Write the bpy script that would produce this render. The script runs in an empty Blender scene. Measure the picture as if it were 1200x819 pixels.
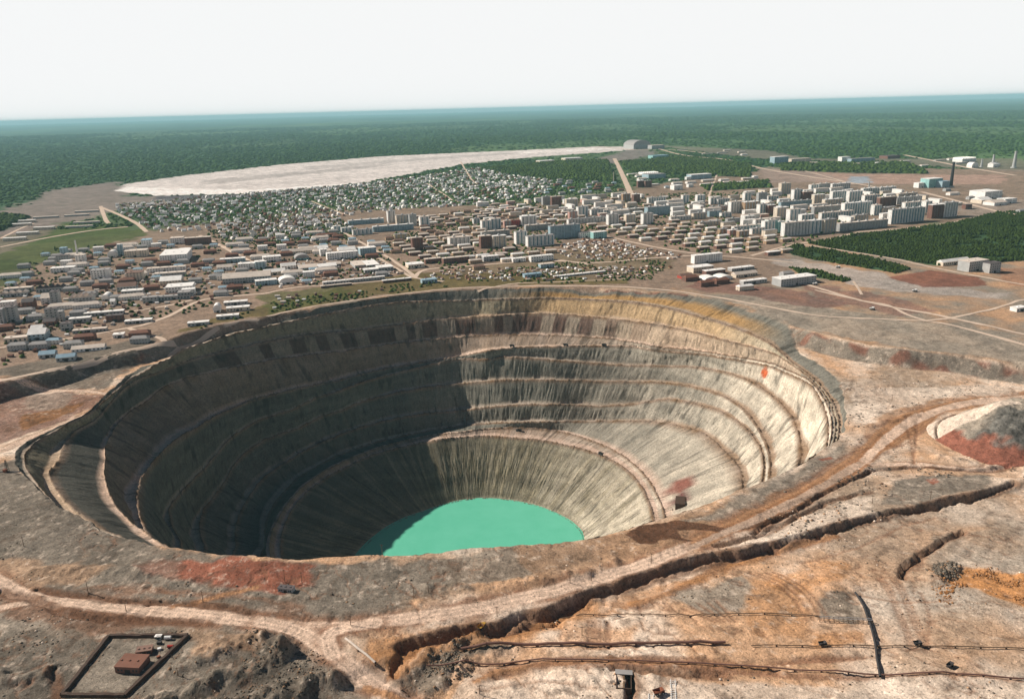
import bpy, math, random
import numpy as np
from math import radians
random.seed(7)
RNG = np.random.default_rng(11)
SC = bpy.context.scene
COL = SC.collection

# ------------------------------------------------------------------ camera, world, sun
F = 920.0            # focal length in pixels of a 1200 px wide frame
CAM_H = 350.0
PITCH = math.atan((409.5 - 127) / F)
ROLL = radians(1.53)
_fw = np.array([0, math.cos(PITCH), -math.sin(PITCH)])
_rt = np.array([1.0, 0, 0])
_up = np.cross(_rt, _fw)
_c, _s = math.cos(ROLL), math.sin(ROLL)
RT = _c * _rt - _s * _up
UP = _c * _up + _s * _rt

cam_d = bpy.data.cameras.new('camera')
cam_d.sensor_width = 36.0
cam_d.lens = 36.0 * F / 1200.0
cam_d.clip_start = 1.0
cam_d.clip_end = 200000.0
cam = bpy.data.objects.new('camera', cam_d)
COL.objects.link(cam)
from mathutils import Matrix, Vector
m = Matrix.Identity(4)
for i in range(3):
    m[i][0] = RT[i]; m[i][1] = UP[i]; m[i][2] = -_fw[i]; m[i][3] = (0, 0, CAM_H)[i]
cam.matrix_world = m
SC.camera = cam

SUN_E = radians(37)
SUN_A = radians(20)           # the sun stands to the left, this far beyond the picture plane
L = np.array([-math.cos(SUN_E) * math.cos(SUN_A), math.cos(SUN_E) * math.sin(SUN_A), math.sin(SUN_E)])
world = bpy.data.worlds.new('World')
SC.world = world
world.use_nodes = True
wn = world.node_tree
wn.nodes.clear()
wo = wn.nodes.new('ShaderNodeOutputWorld')
bg = wn.nodes.new('ShaderNodeBackground')
sky = wn.nodes.new('ShaderNodeTexSky')
sky.sky_type = 'NISHITA'
sky.sun_disc = False
sky.sun_elevation = SUN_E
sky.sun_rotation = math.atan2(L[0], L[1])
sky.altitude = 300
sky.air_density = 0.4
sky.dust_density = 0.3
sky.ozone_density = 1.0
bg.inputs['Strength'].default_value = 0.05
# the milky layer of summer haze low in the sky, the same all round the horizon
tc = wn.nodes.new('ShaderNodeTexCoord'); sp = wn.nodes.new('ShaderNodeSeparateXYZ')
wn.links.new(tc.outputs['Generated'], sp.inputs[0])
mr = wn.nodes.new('ShaderNodeMapRange'); mr.interpolation_type = 'SMOOTHSTEP'
wn.links.new(sp.outputs['Z'], mr.inputs[0])
for i_, v_ in enumerate((0.15, 0.26, 0.96, 0.0)): mr.inputs[i_ + 1].default_value = v_
mx = wn.nodes.new('ShaderNodeMixRGB')
wn.links.new(mr.outputs[0], mx.inputs[0]); wn.links.new(sky.outputs[0], mx.inputs[1])
mx.inputs[2].default_value = (16.2, 16.3, 16.2, 1)
wn.links.new(mx.outputs[0], bg.inputs['Color'])
wn.links.new(bg.outputs[0], wo.inputs['Surface'])

sun_d = bpy.data.lights.new('sun', 'SUN')
sun_d.energy = 5.0
sun_d.angle = radians(0.5)
sun_d.color = (1.0, 0.93, 0.82)
sun = bpy.data.objects.new('sun', sun_d)
COL.objects.link(sun)
sun.rotation_euler = Vector(L).to_track_quat('Z', 'Y').to_euler()
sun.location = (0, 0, 2000)

vs = SC.view_settings
vs.view_transform = 'Standard'
vs.look = 'None'
vs.exposure = 0.25
vs.gamma = 1.0

# ------------------------------------------------------------------ geometry helpers
def unp(x, y, z=0.0):
    """the place on the level z that the photograph shows at pixel x, y (1200 px wide)"""
    d = _fw + (x - 600) / F * RT + (409.5 - y) / F * UP
    t = (z - CAM_H) / d[2]
    return d * t + np.array([0, 0, CAM_H])

def unpl(pts, z=0.0):
    return np.array([unp(p[0], p[1], p[2] if len(p) > 2 else z) for p in pts])

def _hash(ix, iy, seed):
    n = (ix.astype(np.int64) * 374761393 + iy.astype(np.int64) * 668265263 + seed * 1274126177) & 0xFFFFFFFF
    n = ((n ^ (n >> 13)) * 1274126177) & 0xFFFFFFFF
    return ((n ^ (n >> 16)) & 0xFFFFFF) / float(0xFFFFFF)

def vnoise(x, y, seed=0):
    ix = np.floor(x); iy = np.floor(y)
    fx = x - ix; fy = y - iy
    fx = fx * fx * (3 - 2 * fx); fy = fy * fy * (3 - 2 * fy)
    ix = ix.astype(np.int64); iy = iy.astype(np.int64)
    a = _hash(ix, iy, seed); b = _hash(ix + 1, iy, seed)
    c = _hash(ix, iy + 1, seed); d = _hash(ix + 1, iy + 1, seed)
    return (a + (b - a) * fx) * (1 - fy) + (c + (d - c) * fx) * fy

def fbm(x, y, s, oct=4, seed=0, gain=0.5):
    """about -1..1, feature size s"""
    v = np.zeros_like(x, dtype=float); a = 1.0; t = 0.0
    x = x / s; y = y / s
    for o in range(oct):
        v += a * (vnoise(x, y, seed + o * 17) * 2 - 1); t += a
        a *= gain; x = x * 2.03 + 11.3; y = y * 2.03 + 5.7
    return v / t * 1.5

def sstep(a, b, x):
    t = np.clip((x - a) / (b - a), 0, 1)
    return t * t * (3 - 2 * t)

def seg_dist(x, y, poly, maxd=1e9):
    """distance to a polyline, signed side (+ = left of travel) and parameter along it"""
    d = np.full(x.shape, 1e9); sd = np.zeros(x.shape); tt = np.zeros(x.shape)
    lo = poly[:, :2].min(0) - maxd; hi = poly[:, :2].max(0) + maxd
    idx = np.where((x > lo[0]) & (x < hi[0]) & (y > lo[1]) & (y < hi[1]))[0]
    if len(idx) == 0: return d, sd, tt
    X = x[idx]; Y = y[idx]; D = np.full(X.shape, 1e18); S = np.zeros(X.shape); T = np.zeros(X.shape)
    for i in range(len(poly) - 1):
        ax, ay = poly[i][:2]; bx, by = poly[i + 1][:2]
        ux, uy = bx - ax, by - ay; l2 = ux * ux + uy * uy + 1e-9
        t = np.clip(((X - ax) * ux + (Y - ay) * uy) / l2, 0, 1)
        dx = X - ax - t * ux; dy = Y - ay - t * uy
        q = dx * dx + dy * dy
        k = q < D
        D[k] = q[k]; S[k] = np.sign(ux * (Y[k] - ay) - uy * (X[k] - ax)); T[k] = i + t[k]
    d[idx] = np.sqrt(D); sd[idx] = S; tt[idx] = T
    return d, sd, tt

def in_poly(x, y, poly):
    r = np.zeros(x.shape, bool)
    lo = poly[:, :2].min(0); hi = poly[:, :2].max(0)
    idx = np.where((x > lo[0]) & (x < hi[0]) & (y > lo[1]) & (y < hi[1]))[0]
    if len(idx) == 0: return r
    X = x[idx]; Y = y[idx]; k = np.zeros(X.shape, bool)
    n = len(poly); j = n - 1
    for i in range(n):
        xi, yi = poly[i][:2]; xj, yj = poly[j][:2]
        k ^= ((yi > Y) != (yj > Y)) & (X < (xj - xi) * (Y - yi) / (yj - yi + 1e-12) + xi)
        j = i
    r[idx] = k
    return r

def smooth_line(pts, n=4):
    """Catmull-Rom through the points"""
    P = np.asarray(pts, float); out = []
    for i in range(len(P) - 1):
        p0 = P[max(i - 1, 0)]; p1 = P[i]; p2 = P[i + 1]; p3 = P[min(i + 2, len(P) - 1)]
        for k in range(n):
            t = k / n
            out.append(0.5 * ((2 * p1) + (-p0 + p2) * t + (2 * p0 - 5 * p1 + 4 * p2 - p3) * t * t + (-p0 + 3 * p1 - 3 * p2 + p3) * t ** 3))
    out.append(P[-1])
    return np.array(out)

# ------------------------------------------------------------------ materials
def new_mat(name, rough=0.9, spec=0.1):
    mt = bpy.data.materials.new(name); mt.use_nodes = True
    nt = mt.node_tree; b = nt.nodes['Principled BSDF']
    b.inputs['Roughness'].default_value = rough
    b.inputs['Specular IOR Level'].default_value = spec
    return mt, nt, b

def noise_node(nt, scale, detail=4, rough=0.55, vec=None):
    n = nt.nodes.new('ShaderNodeTexNoise'); n.inputs['Scale'].default_value = scale
    n.inputs['Detail'].default_value = detail; n.inputs['Roughness'].default_value = rough
    if vec is not None: nt.links.new(vec, n.inputs['Vector'])
    return n

def math_node(nt, op, a, b):
    n = nt.nodes.new('ShaderNodeMath'); n.operation = op
    for i, v in enumerate((a, b)):
        if isinstance(v, (int, float)): n.inputs[i].default_value = v
        else: nt.links.new(v, n.inputs[i])
    return n.outputs[0]

def maprange(nt, v, a, b, c, d):
    n = nt.nodes.new('ShaderNodeMapRange')
    nt.links.new(v, n.inputs[0])
    for i, k in enumerate((a, b, c, d)): n.inputs[i + 1].default_value = k
    return n.outputs[0]

def scale_col(nt, col, fac):
    n = nt.nodes.new('ShaderNodeVectorMath'); n.operation = 'SCALE'
    nt.links.new(col, n.inputs[0]); nt.links.new(fac, n.inputs['Scale'])
    return n.outputs[0]

def earth_mat(name, scales, bump_scale, bump_dist, streak=False):
    mt, nt, b = new_mat(name, 0.95, 0.05)
    at = nt.nodes.new('ShaderNodeAttribute'); at.attribute_name = 'Col'
    geo = nt.nodes.new('ShaderNodeNewGeometry')
    vec = geo.outputs['Position']
    f = None
    for s, amp in scales:
        n = noise_node(nt, 1.0 / s, 3, 0.6, vec)
        r = maprange(nt, n.outputs['Fac'], 0.3, 0.7, 1 - amp, 1 + amp)
        f = r if f is None else math_node(nt, 'MULTIPLY', f, r)
    sn = noise_node(nt, 1.0 / 2.2, 4, .7, vec)
    f = math_node(nt, 'MULTIPLY', f, maprange(nt, sn.outputs['Fac'], .54, .64, 1.0, .52))
    sl = noise_node(nt, 1.0 / 3.1, 4, .7, vec); sl.inputs['Distortion'].default_value = .4
    f = math_node(nt, 'MULTIPLY', f, maprange(nt, sl.outputs['Fac'], .56, .66, 1.0, 1.4))
    if streak:
        pa = nt.nodes.new('ShaderNodeAttribute'); pa.attribute_name = 'wallpos'
        n = noise_node(nt, 1.0, 4, 0.65, pa.outputs['Vector'])
        r = maprange(nt, n.outputs['Fac'], 0.3, 0.72, 0.78, 1.18)
        f = math_node(nt, 'MULTIPLY', f, r)
    c = scale_col(nt, at.outputs['Color'], f)
    nt.links.new(c, b.inputs['Base Color'])
    bn = noise_node(nt, 1.0 / bump_scale, 6, 0.65, vec)
    bp = nt.nodes.new('ShaderNodeBump'); bp.inputs['Strength'].default_value = 1.0
    bp.inputs['Distance'].default_value = bump_dist
    nt.links.new(bn.outputs['Fac'], bp.inputs['Height'])
    nt.links.new(bp.outputs[0], b.inputs['Normal'])
    return mt

def plain_mat(name, col, rough=0.85, spec=0.15, vary=0.12, scale=0.2):
    mt, nt, b = new_mat(name, rough, spec)
    rgb = nt.nodes.new('ShaderNodeRGB'); rgb.outputs[0].default_value = (*col, 1)
    geo = nt.nodes.new('ShaderNodeNewGeometry')
    n = noise_node(nt, scale, 4, 0.6, geo.outputs['Position'])
    f = maprange(nt, n.outputs['Fac'], 0.3, 0.7, 1 - vary, 1 + vary)
    nt.links.new(scale_col(nt, rgb.outputs[0], f), b.inputs['Base Color'])
    return mt

# ------------------------------------------------------------------ mesh helpers
def grid_mesh(name, P, cols=None, wrap=False, extra=None, flip=False):
    """P: rows x columns x 3"""
    R, Cn = P.shape[:2]
    me = bpy.data.meshes.new(name)
    me.vertices.add(R * Cn); me.vertices.foreach_set('co', P.reshape(-1).astype(np.float32))
    i = np.arange(R - 1)[:, None]; j = np.arange(Cn if wrap else Cn - 1)[None, :]
    j2 = (j + 1) % Cn
    a = i * Cn + j; b = i * Cn + j2; c = (i + 1) * Cn + j2; d = (i + 1) * Cn + j
    q = np.stack([a, b, c, d] if not flip else [a, d, c, b], -1).reshape(-1)
    n = len(q) // 4
    me.loops.add(len(q)); me.loops.foreach_set('vertex_index', q.astype(np.int32))
    me.polygons.add(n); me.polygons.foreach_set('loop_start', (np.arange(n) * 4).astype(np.int32))
    me.update(calc_edges=True)
    if cols is not None:
        ca = me.color_attributes.new('Col', 'FLOAT_COLOR', 'POINT')
        c4 = np.ones((R * Cn, 4), np.float32); c4[:, :3] = cols.reshape(-1, 3)
        ca.data.foreach_set('color', c4.reshape(-1))
    if extra is not None:
        ea = me.attributes.new('wallpos', 'FLOAT_VECTOR', 'POINT')
        ea.data.foreach_set('vector', extra.reshape(-1).astype(np.float32))
    return me

def link(name, me, mats, parent=None, smooth=False):
    o = bpy.data.objects.new(name, me)
    COL.objects.link(o)
    for mt in (mats if isinstance(mats, (list, tuple)) else [mats]):
        if mt is not None and me.materials.find(mt.name) < 0: me.materials.append(mt)
    if parent: o.parent = parent
    if smooth: me.polygons.foreach_set('use_smooth', np.ones(len(me.polygons), bool))
    return o

def struct(o):
    o['kind'] = 'structure'; return o
# ------------------------------------------------------------------ lie of the land
PLAT = 20.0
# crest of the bank that parts the town's level from the pit's, right and left of the pit
BANK_R = smooth_line(unpl([(700, 337), (820, 346), (880, 366), (938, 384), (985, 397), (1050, 408), (1120, 414), (1200, 424), (1330, 440)], PLAT), 3)
BANK_L = smooth_line(unpl([(-260, 545), (-120, 485), (0, 449), (60, 433), (110, 421), (160, 409), (193, 400), (230, 388), (300, 372)], PLAT), 3)
BANK = np.vstack([BANK_L, unpl([(420, 353), (540, 340), (620, 337)], PLAT), BANK_R])
DITCHES = [   # px line, width m, depth m
    ([(470, 756), (500, 746), (540, 738), (600, 723), (660, 706), (700, 690), (740, 678), (790, 662), (850, 650), (905, 640)], 9, 7.5),
    ([(905, 640), (950, 627), (1000, 610), (1060, 596), (1110, 586), (1160, 574), (1190, 565)], 5.5, 5),
    ([(1057, 672), (1062, 660), (1085, 645), (1110, 630), (1130, 616)], 5, 4.5),
    ([(880, 625), (925, 603), (975, 572), (1020, 553)], 4, 3.5),
    ([(700, 690), (640, 722), (560, 737), (470, 765), (462, 785)], 5, 3),
    ([(1098, 512), (1101, 498), (1115, 488), (1135, 484)], 4, 4),
    ([(0, 693), (40, 703), (90, 722), (160, 728), (240, 733)], 7, 2.5),
    ([(40, 690), (120, 702), (230, 712), (300, 722)], 5, 2.0),
    ([(735, 785), (740, 800), (735, 830)], 6, 6),
    ([(715, 776), (800, 783), (850, 784)], 4, 3),
    ([(60, 790), (66, 815), (60, 835)], 5, 4),
    ([(1020, 553), (1080, 548), (1140, 552), (1200, 545)], 4, 2.5),
    ([(840, 640), (905, 622), (965, 590), (1020, 575)], 4, 2.5),
]
DITCHES = [(smooth_line(unpl(p), 3), w, d) for p, w, d in DITCHES]
RIDGES = [    # px line, half width m, height m : heaped banks and rock ridges
    ([(-40, 800), (60, 795), (150, 790), (230, 775), (300, 750), (330, 760)], 13, 5),
    ([(120, 850), (220, 815), (300, 790), (330, 765)], 11, 6.5),
    ([(230, 850), (320, 820), (370, 800), (390, 795)], 11, 6.5),
    ([(460, 800), (480, 775), (520, 755), (570, 745)], 9, 4),
    ([(490, 812), (530, 780), (560, 760), (600, 748)], 8, 3.5),
    ([(560, 800), (640, 790), (700, 785)], 12, 2.5),
    ([(40, 668), (90, 664), (150, 672), (220, 682)], 8, 2.5),
    ([(500, 690), (560, 688), (620, 680), (700, 664), (720, 655)], 8, 3.0),
    ([(1010, 505), (1040, 495), (1080, 485)], 6, 2.0),
    ([(1100, 536), (1150, 546), (1210, 548)], 7, 4.0),
    ([(1090, 676), (1130, 662), (1170, 668), (1210, 678)], 9, 3.0),
    ([(40, 560), (60, 590), (110, 612)], 5, 2.5),
    ([(900, 598), (1000, 560), (1020, 545)], 4, 1.5),
    ([(560, 765), (850, 763)], 2.5, 1.6),
    ([(500, 780), (700, 772), (800, 775), (1000, 784), (1200, 797)], 2.5, 1.4),
]
RIDGES = [(smooth_line(unpl(p), 3), w, h) for p, w, h in RIDGES]

PC = np.array([-60.0, 1020.0])        # middle of the pit

def height(x, y):
    x = np.asarray(x, float); y = np.asarray(y, float)
    sh = x.shape; x = x.ravel(); y = y.ravel()
    rc = np.hypot(x, y - 700)
    wx = x + 9 * fbm(x, y, 60, 3, 91); wy = y + 9 * fbm(x, y, 60, 3, 92)
    d, sd, _ = seg_dist(wx, wy, BANK)
    s = d * sd                                   # + = town side
    plat = sstep(-26, 2, s)
    nearz = plat * PLAT
    rough = 1 - sstep(900, 1700, y) * 0.75
    far = sstep(3500, 9000, rc)
    h = nearz + rough * (2.2 * fbm(x, y, 70, 4, 3) + 0.9 * np.abs(fbm(x, y, 14, 3, 5)) )
    h += (1 - plat) * 5 * fbm(x, y, 210, 2, 8) * 0.6
    # the near ground below the haul road lies a little lower
    dl, sl, _ = seg_dist(x, y, LOWLINE)
    h -= (1 - plat) * 5.0 * sstep(4, 14, -dl * sl) * sstep(-160, -60, x)
    k = (y < 1150)
    xi, yi = x[k], y[k]; hi = h[k]
    # strip mined ground in the right foreground: shallow furrows
    fur = sstep(4, 30, -(dl * sl)[k]) * sstep(-60, 40, xi)
    ang = 0.45 + 0.5 * fbm(xi, yi, 160, 1, 61)
    ph = (xi * np.cos(ang) + yi * np.sin(ang)) / 3.4
    hi += fur * 0.35 * np.sin(ph) * sstep(0.0, 0.5, fbm(xi, yi, 60, 2, 64))
    wxi = xi + 3.5 * fbm(xi, yi, 18, 3, 41); wyi = yi + 3.5 * fbm(xi, yi, 18, 3, 42)
    for P, w, dp in DITCHES:
        dd, _, _ = seg_dist(wxi, wyi, P, w * 3)
        hi -= dp * sstep(w * 0.62, w * 0.25, dd)
    for P, w, hh in RIDGES:
        dd, _, _ = seg_dist(wxi, wyi, P, w * 3)
        hi += hh * sstep(w * 1.2, w * 0.1, dd) * (0.75 + 0.7 * fbm(xi, yi, 9, 4, 77, .6))
    g1 = np.abs(fbm(xi + .6 * yi, yi - .3 * xi, 34, 4, 141))
    hi -= .9 * sstep(.08, .0, g1) * sstep(-.2, .3, fbm(xi, yi, 90, 2, 149)) * (1 - plat[k])
    for P in TRACKS:
        dd, _, _ = seg_dist(xi, yi, P, 5)
        hi -= .55 * sstep(1.8, .6, dd)
    for P, w in ROADS:
        dd, _, _ = seg_dist(xi, yi, P, w * 3)
        m_ = sstep(w * 1.1, w * 0.5, dd)
        hi = hi * (1 - 0.6 * m_) + 0.6 * m_ * np.where(hi > 12, hi, np.clip(hi, -4, 3))
    yd, _, _ = seg_dist(xi, yi, YARDP, 60)
    ins = in_poly(xi, yi, YARDP); ym = np.where(ins, 1.0, sstep(22, 5, yd))
    hi = hi * (1 - ym) + ym * 1.2
    h[k] = hi
    # faint swells of the plain far off, none tall
    h += far * 18 * fbm(x, y, 5200, 3, 23)
    return h.reshape(sh)

YARDP = unpl([(128, 746), (220, 745.5), (146, 816), (73, 815), (128, 746)])
TRACKS = [
    [(1030 + o, 672), (1042 + o, 690), (1055 + o, 720), (1066 + o, 748), (1070 + o, 757)] for o in (0, 5, 14, 20)] + [
    [(690 + o, 718), (689 + o * 1.05, 752)] for o in (0, 5, 9, 14, 20, 24)] + [
    [(880 + o, 665), (905 + o, 676), (925 + o, 692), (938 + o, 708), (945 + o, 722)] for o in (0, 8, 18, 26)] + [
    [(800 + o * 5, 706 - o), (838 + o * 3, 722)] for o in (0, 2, 4, 6, 8)] + [
    [(560 + o * 30, 770 + o), (700 + o * 20, 762 + o * 3), (860, 768 + o * 4)] for o in (0, 1, 2)] + [
    [(1100, 600), (1060, 612), (1000, 640), (940, 655)], [(1120, 700), (1060, 700), (1000, 690)], [(1080, 690), (1090, 720), (1085, 760)], [(700, 800), (640, 790), (560, 800)], [(950, 560), (1000, 530), (1060, 520)], [(1062, 490), (1068, 520), (1072, 545)], [(1076, 490), (1073, 520), (1070, 545)]] + [
    [(900 + o * 9, 770), (960 + o * 9, 762)] for o in range(8)]
TRACKS = [smooth_line(unpl(t), 3) for t in TRACKS]
ROADPX = [   # px line (z 0 level), half width m, colour key
    ([(-60, 650), (0, 682), (25, 695), (60, 704), (150, 713), (230, 722), (310, 731), (385, 735), (430, 730), (500, 722), (560, 712), (600, 702), (700, 675), (760, 657), (820, 635)], 7, 'road'),
    ([(820, 635), (870, 612), (920, 590), (975, 557), (1010, 535), (1030, 515), (1060, 492), (1100, 476), (1150, 467), (1230, 462)], 9, 'road2'),
    ([(310, 731), (345, 738), (375, 755), (410, 780), (445, 800), (480, 822), (520, 850)], 7, 'road'),
    ([(440, 730), (400, 737), (385, 747), (392, 768)], 5.5, 'road'),
    ([(-60, 730), (0, 713), (30, 707), (55, 703)], 4, 'road'),
    ([(1005, 545), (1045, 520), (1080, 500), (1100, 480)], 5, 'road2'),
    ([(1020, 545), (1080, 545), (1130, 550), (1180, 545), (1230, 530)], 4, 'road'),
    ([(430, 800), (470, 815), (520, 838)], 3, 'road2'),
    ([(-60, 560), (0, 527), (60, 500), (105, 483), (135, 465), (160, 455), (186, 455)], 5, 'road'),
    ([(-40, 466), (0, 462), (60, 458), (100, 459), (122, 461), (135, 465)], 4, 'road'),
    ([(205, 712), (265, 700), (300, 690)], 2.5, 'road2'),
    ([(740, 700), (780, 690), (840, 660), (900, 645), (980, 625)], 3.5, 'road2'),
    ([(560, 790), (600, 775), (700, 768), (900, 775)], 3, 'road2'),
]
ROADS = [(smooth_line(unpl(p), 3), w) for p, w, c in ROADPX]
LOWLINE = smooth_line(unpl([(-200, 900), (330, 800), (440, 765), (600, 718), (700, 686), (790, 657), (905, 634), (1000, 604), (1110, 580), (1250, 545)]), 3)

# ------------------------------------------------------------------ colours of the ground (real colours, painted where the soil changes)
GREY = np.array([0.175, 0.145, 0.115]); TAN = np.array([0.56, 0.34, 0.205]); PALE = np.array([0.76, 0.61, 0.49])
RED = np.array([0.29, 0.105, 0.065]); ORANGE = np.array([0.52, 0.24, 0.09]); BROWN = np.array([0.12, 0.06, 0.035])
ROADC = np.array([0.74, 0.53, 0.40]); ROAD2 = np.array([0.40, 0.21, 0.11]); GREEN = np.array([0.055, 0.095, 0.03])
TOWN = np.array([0.27, 0.19, 0.14]); SAND = np.array([0.68, 0.60, 0.56]); TAIGA = np.array([0.040, 0.085, 0.036])
CK = {'road': ROADC, 'road2': ROAD2}
# px outline, level, colour, edge wander m, strength
PATCHES = [
    # ---- near ground, level 0
    ([(-300, 560), (20, 545), (200, 645), (430, 655), (520, 700), (430, 728), (385, 745), (470, 830), (480, 950), (-300, 1100)], 0, GREY * 1.25, 16, .92),
    ([(-200, 690), (0, 690), (60, 712), (150, 722), (310, 738), (400, 760), (380, 745), (430, 738), (560, 720), (680, 690), (800, 650), (790, 640), (700, 668), (600, 694), (500, 714), (430, 722), (310, 724), (230, 714), (90, 698), (0, 670), (-200, 650)], 0, BROWN * 2.2, 9, .75),
    ([(-200, 560), (20, 540), (120, 620), (300, 655), (430, 655), (520, 648), (560, 700), (480, 722), (380, 732), (-200, 690)], 0, GREY * 1.15, 14, .9),
    ([(-200, 640), (-20, 655), (90, 650), (130, 665), (80, 690), (-50, 690)], 0, TAN * .9, 12, .55),
    ([(215, 655), (300, 650), (378, 658), (372, 690), (320, 700), (250, 696), (205, 680)], 0, RED, 12, .95),
    ([(150, 655), (230, 655), (230, 690), (160, 680)], 0, RED * 1.2, 16, .4),
    ([(380, 665), (470, 655), (700, 630), (715, 655), (560, 690), (420, 705), (360, 700)], 0, GREY * 1.4, 10, .9),
    ([(0, 700), (150, 715), (260, 725), (250, 740), (60, 742), (0, 725)], 0, BROWN * 1.6, 10, .7),
    ([(60, 690), (240, 708), (330, 722), (380, 728), (380, 716), (250, 696), (120, 682)], 0, BROWN * 2, 10, .6),
    ([(-200, 740), (100, 742), (300, 742), (380, 780), (420, 860), (-200, 950)], 0, GREY * 1.05, 12, .95),
    ([(280, 745), (340, 755), (390, 800), (370, 850), (200, 860), (120, 850), (250, 790)], 0, GREY * .8, 14, .7),
    ([(200, 735), (330, 742), (300, 775), (220, 770)], 0, TAN * .8, 10, .5),
    ([(420, 745), (600, 715), (720, 690), (700, 720), (560, 745), (440, 780)], 0, ORANGE * .8, 8, .55),
    ([(455, 790), (500, 752), (585, 738), (600, 752), (560, 770), (520, 800), (470, 815)], 0, GREY * .9, 8, .9),
    ([(600, 640), (700, 630), (800, 600), (880, 580), (900, 598), (800, 640), (700, 668), (620, 690)], 0, TAN * .58, 10, .8),
    ([(770, 615), (830, 600), (915, 560), (990, 515), (1000, 530), (950, 575), (860, 610)], 0, GREY * 1.35, 9, .9),
    ([(735, 622), (755, 610), (790, 608), (850, 618), (920, 600), (925, 604), (850, 625), (800, 618), (790, 630), (762, 633), (740, 631)], 0, BROWN * 1.1, 3, .97),
    ([(800, 625), (900, 585), (975, 545), (1010, 520), (1030, 545), (990, 565), (900, 612), (830, 645)], 0, ROAD2 * .8, 8, .75),
    ([(1030, 480), (1120, 460), (1220, 456), (1220, 472), (1110, 484), (1070, 505), (1030, 540), (1000, 545)], 0, ROAD2 * 1.0, 8, .6),
    ([(1040, 565), (1090, 552), (1170, 555), (1150, 575), (1080, 592), (1030, 590)], 0, GREY * 1.35, 7, .95),
    ([(1085, 562), (1098, 560), (1103, 567), (1092, 570)], 0, RED * .9, 2, .95),
    ([(958, 538), (975, 534), (978, 538), (965, 540)], 0, RED * .9, 2, .9),
    ([(820, 675), (870, 668), (890, 690), (870, 715), (820, 722), (770, 690)], 0, GREY * 1.9, 9, .9),
    ([(960, 700), (1000, 685), (1018, 720), (1000, 728), (960, 724)], 0, GREY * 1.7, 5, .9),
    ([(900, 660), (960, 650), (1000, 655), (990, 690), (930, 700), (890, 690)], 0, ORANGE * 1.15, 12, .55),
    ([(640, 720), (740, 715), (760, 760), (640, 765)], 0, ORANGE * .95, 14, .5),
    ([(880, 675), (950, 690), (960, 740), (880, 750), (860, 720)], 0, ORANGE * .9, 12, .45),
    ([(950, 735), (1020, 733), (1020, 750), (950, 752)], 0, ORANGE * .95, 6, .7),
    ([(1100, 670), (1130, 662), (1200, 668), (1260, 690), (1200, 715), (1170, 700), (1150, 690), (1110, 682)], 0, ORANGE * 1.0, 7, .95),
    ([(1090, 620), (1260, 590), (1260, 665), (1180, 665), (1110, 660), (1085, 650)], 0, GREY * 1.9, 12, .6),
    ([(560, 785), (700, 778), (735, 785), (740, 850), (480, 850)], 0, PALE * .9, 10, .7),
    ([(740, 782), (1000, 790), (1260, 800), (1260, 870), (745, 860)], 0, PALE * .95, 8, .8),
    ([(860, 805), (960, 812), (960, 850), (860, 850)], 0, ORANGE * 1.1, 10, .6),
    ([(640, 775), (760, 768), (1000, 782), (1200, 790), (1200, 797), (1000, 790), (760, 778)], 0, BROWN * 2.6, 3, .75),
    ([(1020, 575), (900, 622), (850, 645), (880, 650), (980, 620), (1030, 600)], 0, PALE, 8, .6),
    ([(1000, 455), (1200, 448), (1200, 462), (1110, 466), (1050, 480), (1000, 500)], 0, PALE * .9, 8, .7),
    ([(1040, 545), (1200, 548), (1200, 560), (1060, 556)], 0, TAN, 6, .6),
    # left of the pit
    ([(-120, 470), (60, 460), (150, 462), (110, 478), (40, 505), (-120, 560)], 0, np.array([.22, .12, .09]), 10, .85),
    ([(-120, 462), (40, 440), (150, 415), (200, 402), (160, 430), (120, 458), (0, 460)], 0, GREY * .95, 10, .9),
    ([(25, 485), (100, 470), (90, 480), (20, 505)], 0, ORANGE * .5, 6, .8),
    ([(40, 460), (90, 462), (70, 480), (20, 478)], 0, GREY * 1.9, 8, .5),
]
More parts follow.
